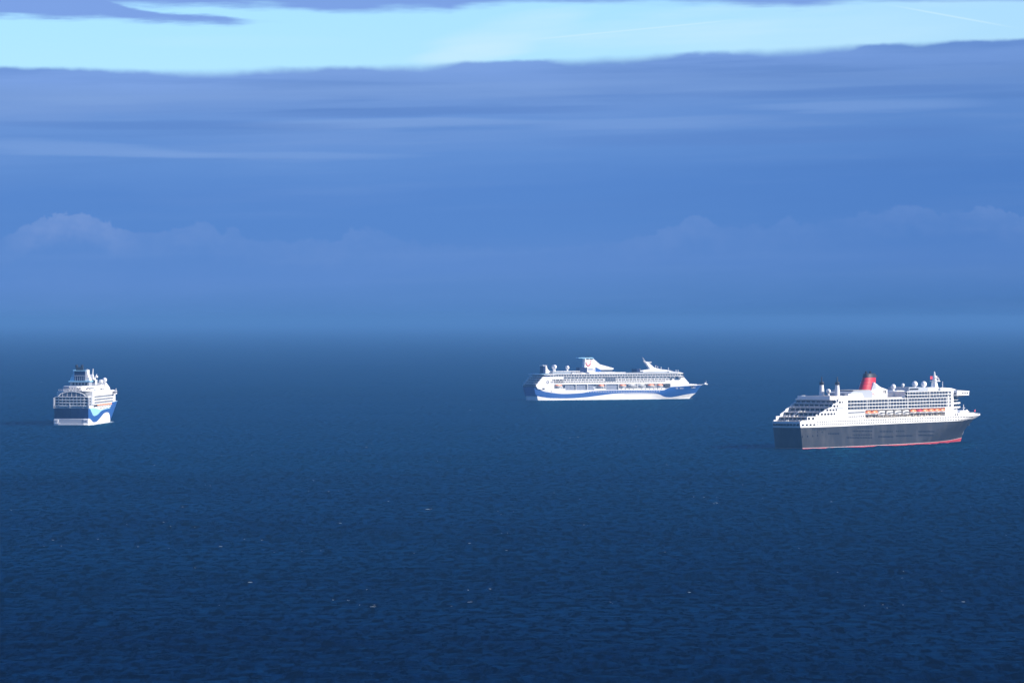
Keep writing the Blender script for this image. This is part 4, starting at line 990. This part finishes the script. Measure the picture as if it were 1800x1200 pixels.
# a real wind sea in the nearer water, one sheet with the flat far sea round it
WAVES = []
_r = random.Random(21)
for k in range(64):
    lam = 6.5 * (52 / 6.5) ** (k / 63)
    ang = R(-72) + _r.gauss(0, .5)                    # running obliquely towards the shore
    amp = 0.024 * lam ** 0.34 * _r.uniform(.6, 1.3)
    kk = 2 * math.pi / lam
    WAVES.append((kk * math.cos(ang), kk * math.sin(ang), amp, _r.uniform(0, 6.283)))
Y0, Y1, FAN = 1250.0, 5600.0, 0.128
def swell(X, Y):
    X = np.asarray(X, float); Y = np.asarray(Y, float); h = np.zeros(np.broadcast(X, Y).shape)
    grp = 0.75 + 0.45 * np.sin(X * .0071 + 1.3 * np.sin(Y * .0043)) * np.sin(Y * .0093 + 1.1 * np.sin(X * .0052))
    for a, b, c, p in WAVES: h += c * np.sin(a * X + b * Y + p)
    h *= grp; h = h + 0.28 * h * h
    t = np.abs(X) / (FAN * Y)
    f = np.clip((Y1 - Y) / 1600, 0, 1) * np.clip((Y - Y0) / 60, 0, 1) * np.clip((1 - t) / .04, 0, 1)
    return np.where((t > 1) | (Y > Y1) | (Y < Y0), 0.0, h * f)
rows = []; yy = Y0
while yy < Y1: rows.append(yy); yy += 1.7 + (yy - Y0) * 0.00042
rows.append(Y1); rows = np.array(rows); NC = 440
tt = np.linspace(-FAN, FAN, NC)
GX = rows[:, None] * tt[None, :]; GY = np.repeat(rows[:, None], NC, 1)
co = np.stack([GX, GY, swell(GX, GY)], -1).reshape(-1, 3)
nr = len(rows); idx = np.arange(nr * NC).reshape(nr, NC)
quads = np.stack([idx[:-1, :-1], idx[:-1, 1:], idx[1:, 1:], idx[1:, :-1]], -1).reshape(-1, 4)
nv = len(co)
outer = np.array([(-90000, -3000, 0), (90000, -3000, 0), (90000, 160000, 0), (-90000, 160000, 0)], float)
co = np.concatenate([co, outer]); a0, a1, b1, b0 = idx[0, 0], idx[0, -1], idx[-1, -1], idx[-1, 0]
quads = np.concatenate([quads, [[nv, nv + 1, a1, a0], [nv + 1, nv + 2, b1, a1], [nv + 2, nv + 3, b0, b1], [nv + 3, nv, a0, b0]]])
me = bpy.data.meshes.new('sea'); me.vertices.add(len(co)); me.vertices.foreach_set('co', co.ravel())
me.loops.add(quads.size); me.loops.foreach_set('vertex_index', quads.ravel().astype(np.int32))
me.polygons.add(len(quads)); me.polygons.foreach_set('loop_start', np.arange(0, quads.size, 4, dtype=np.int32))
me.update(calc_edges=True); me.validate()
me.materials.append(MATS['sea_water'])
me.polygons.foreach_set('use_smooth', [True] * len(me.polygons)); me.update()
sea = bpy.data.objects.new('sea', me); COL.objects.link(sea); sea['kind'] = 'structure'

# whitecaps: low ragged crests of foam scattered over the sea
rnd = random.Random(11); mb = MB()
def crest(x, y, L, w, h):
    n = 6
    rings = []; z0 = float(swell(x, y)) + .04
    for k in range(n + 1):
        t = -1 + 2 * k / n; f = max(.08, (1 - t * t)) * rnd.uniform(.45, 1.0)
        xx = x + t * L / 2; yy = y + rnd.uniform(-.3, .3) * w
        rings.append([(xx, yy - w / 2 * f, z0 - .06), (xx, yy, z0 + h * f), (xx, yy + w / 2 * f, z0 - .06)])
    mb.loft(rings, 'foam')
for i in range(260):
    py = 650 + 420 * rnd.random() ** 1.6
    Y = CAM_H * 8900 / (py - 560); X = (rnd.random() - .5) * 1.08 * 1800 / 8900 * Y
    big = rnd.random() ** 5
    L = .6 + 2.4 * big
    crest(X, Y, L, .3 + .5 * big, .03 + .14 * big)
    if rnd.random() < .35:
        for k in range(rnd.randint(1, 3)): crest(X + rnd.uniform(-9, 9), Y + rnd.uniform(-12, 12), L * rnd.uniform(.3, .8), .4, .06)
wc = mb.build('whitecap_foam'); wc['kind'] = 'stuff'
# thin foam where the hulls meet the water
mb = MB(); rnd = random.Random(5)
for rt, x0, x1, half, tail in ((liner, 0, 315, 17, 60), (side_ship, 0, 262, 14, 60), (stern_ship, 0, 240, 17.5, 70)):
    for i in range(30):
        if i < 30:
            x = rnd.uniform(x0, x1); t = max(0, (x - x0) / (x1 - x0) - .55) / .45
            y = -(half + 1.6) * (1 - t ** 1.6 * .95) - rnd.random() * 2.5
        else:
            x = x0 - 6 - rnd.random() * tail; y = rnd.uniform(-half, half)
        wx, wy, _ = to_world(rt, (x, y, 0)); crest(wx, wy, rnd.uniform(1.5, 5), rnd.uniform(.6, 1.4), rnd.uniform(.08, .22))
wk = mb.build('wake_foam'); wk['kind'] = 'stuff'

# =================================================================== HAZE
m = bpy.data.materials.new('sea_haze'); m.use_nodes = True; m.node_tree.nodes.clear(); t = N(m.node_tree)
pv = t.n('ShaderNodeVolumePrincipled'); pv.inputs['Color'].default_value = (0.122, 0.312, 0.615, 1); pv.inputs['Density'].default_value = 5.1e-5
pv.inputs['Absorption Color'].default_value = (0, 0, 0, 1)
o = t.n('ShaderNodeOutputMaterial'); t.L.new(pv.outputs[0], o.inputs['Volume']); MATS['sea_haze'] = m
mb = MB(); mb.box(-95000, 95000, -4000, 170000, -4.0, 130.0, 'sea_haze'); hz = mb.build('haze'); hz['kind'] = 'stuff'
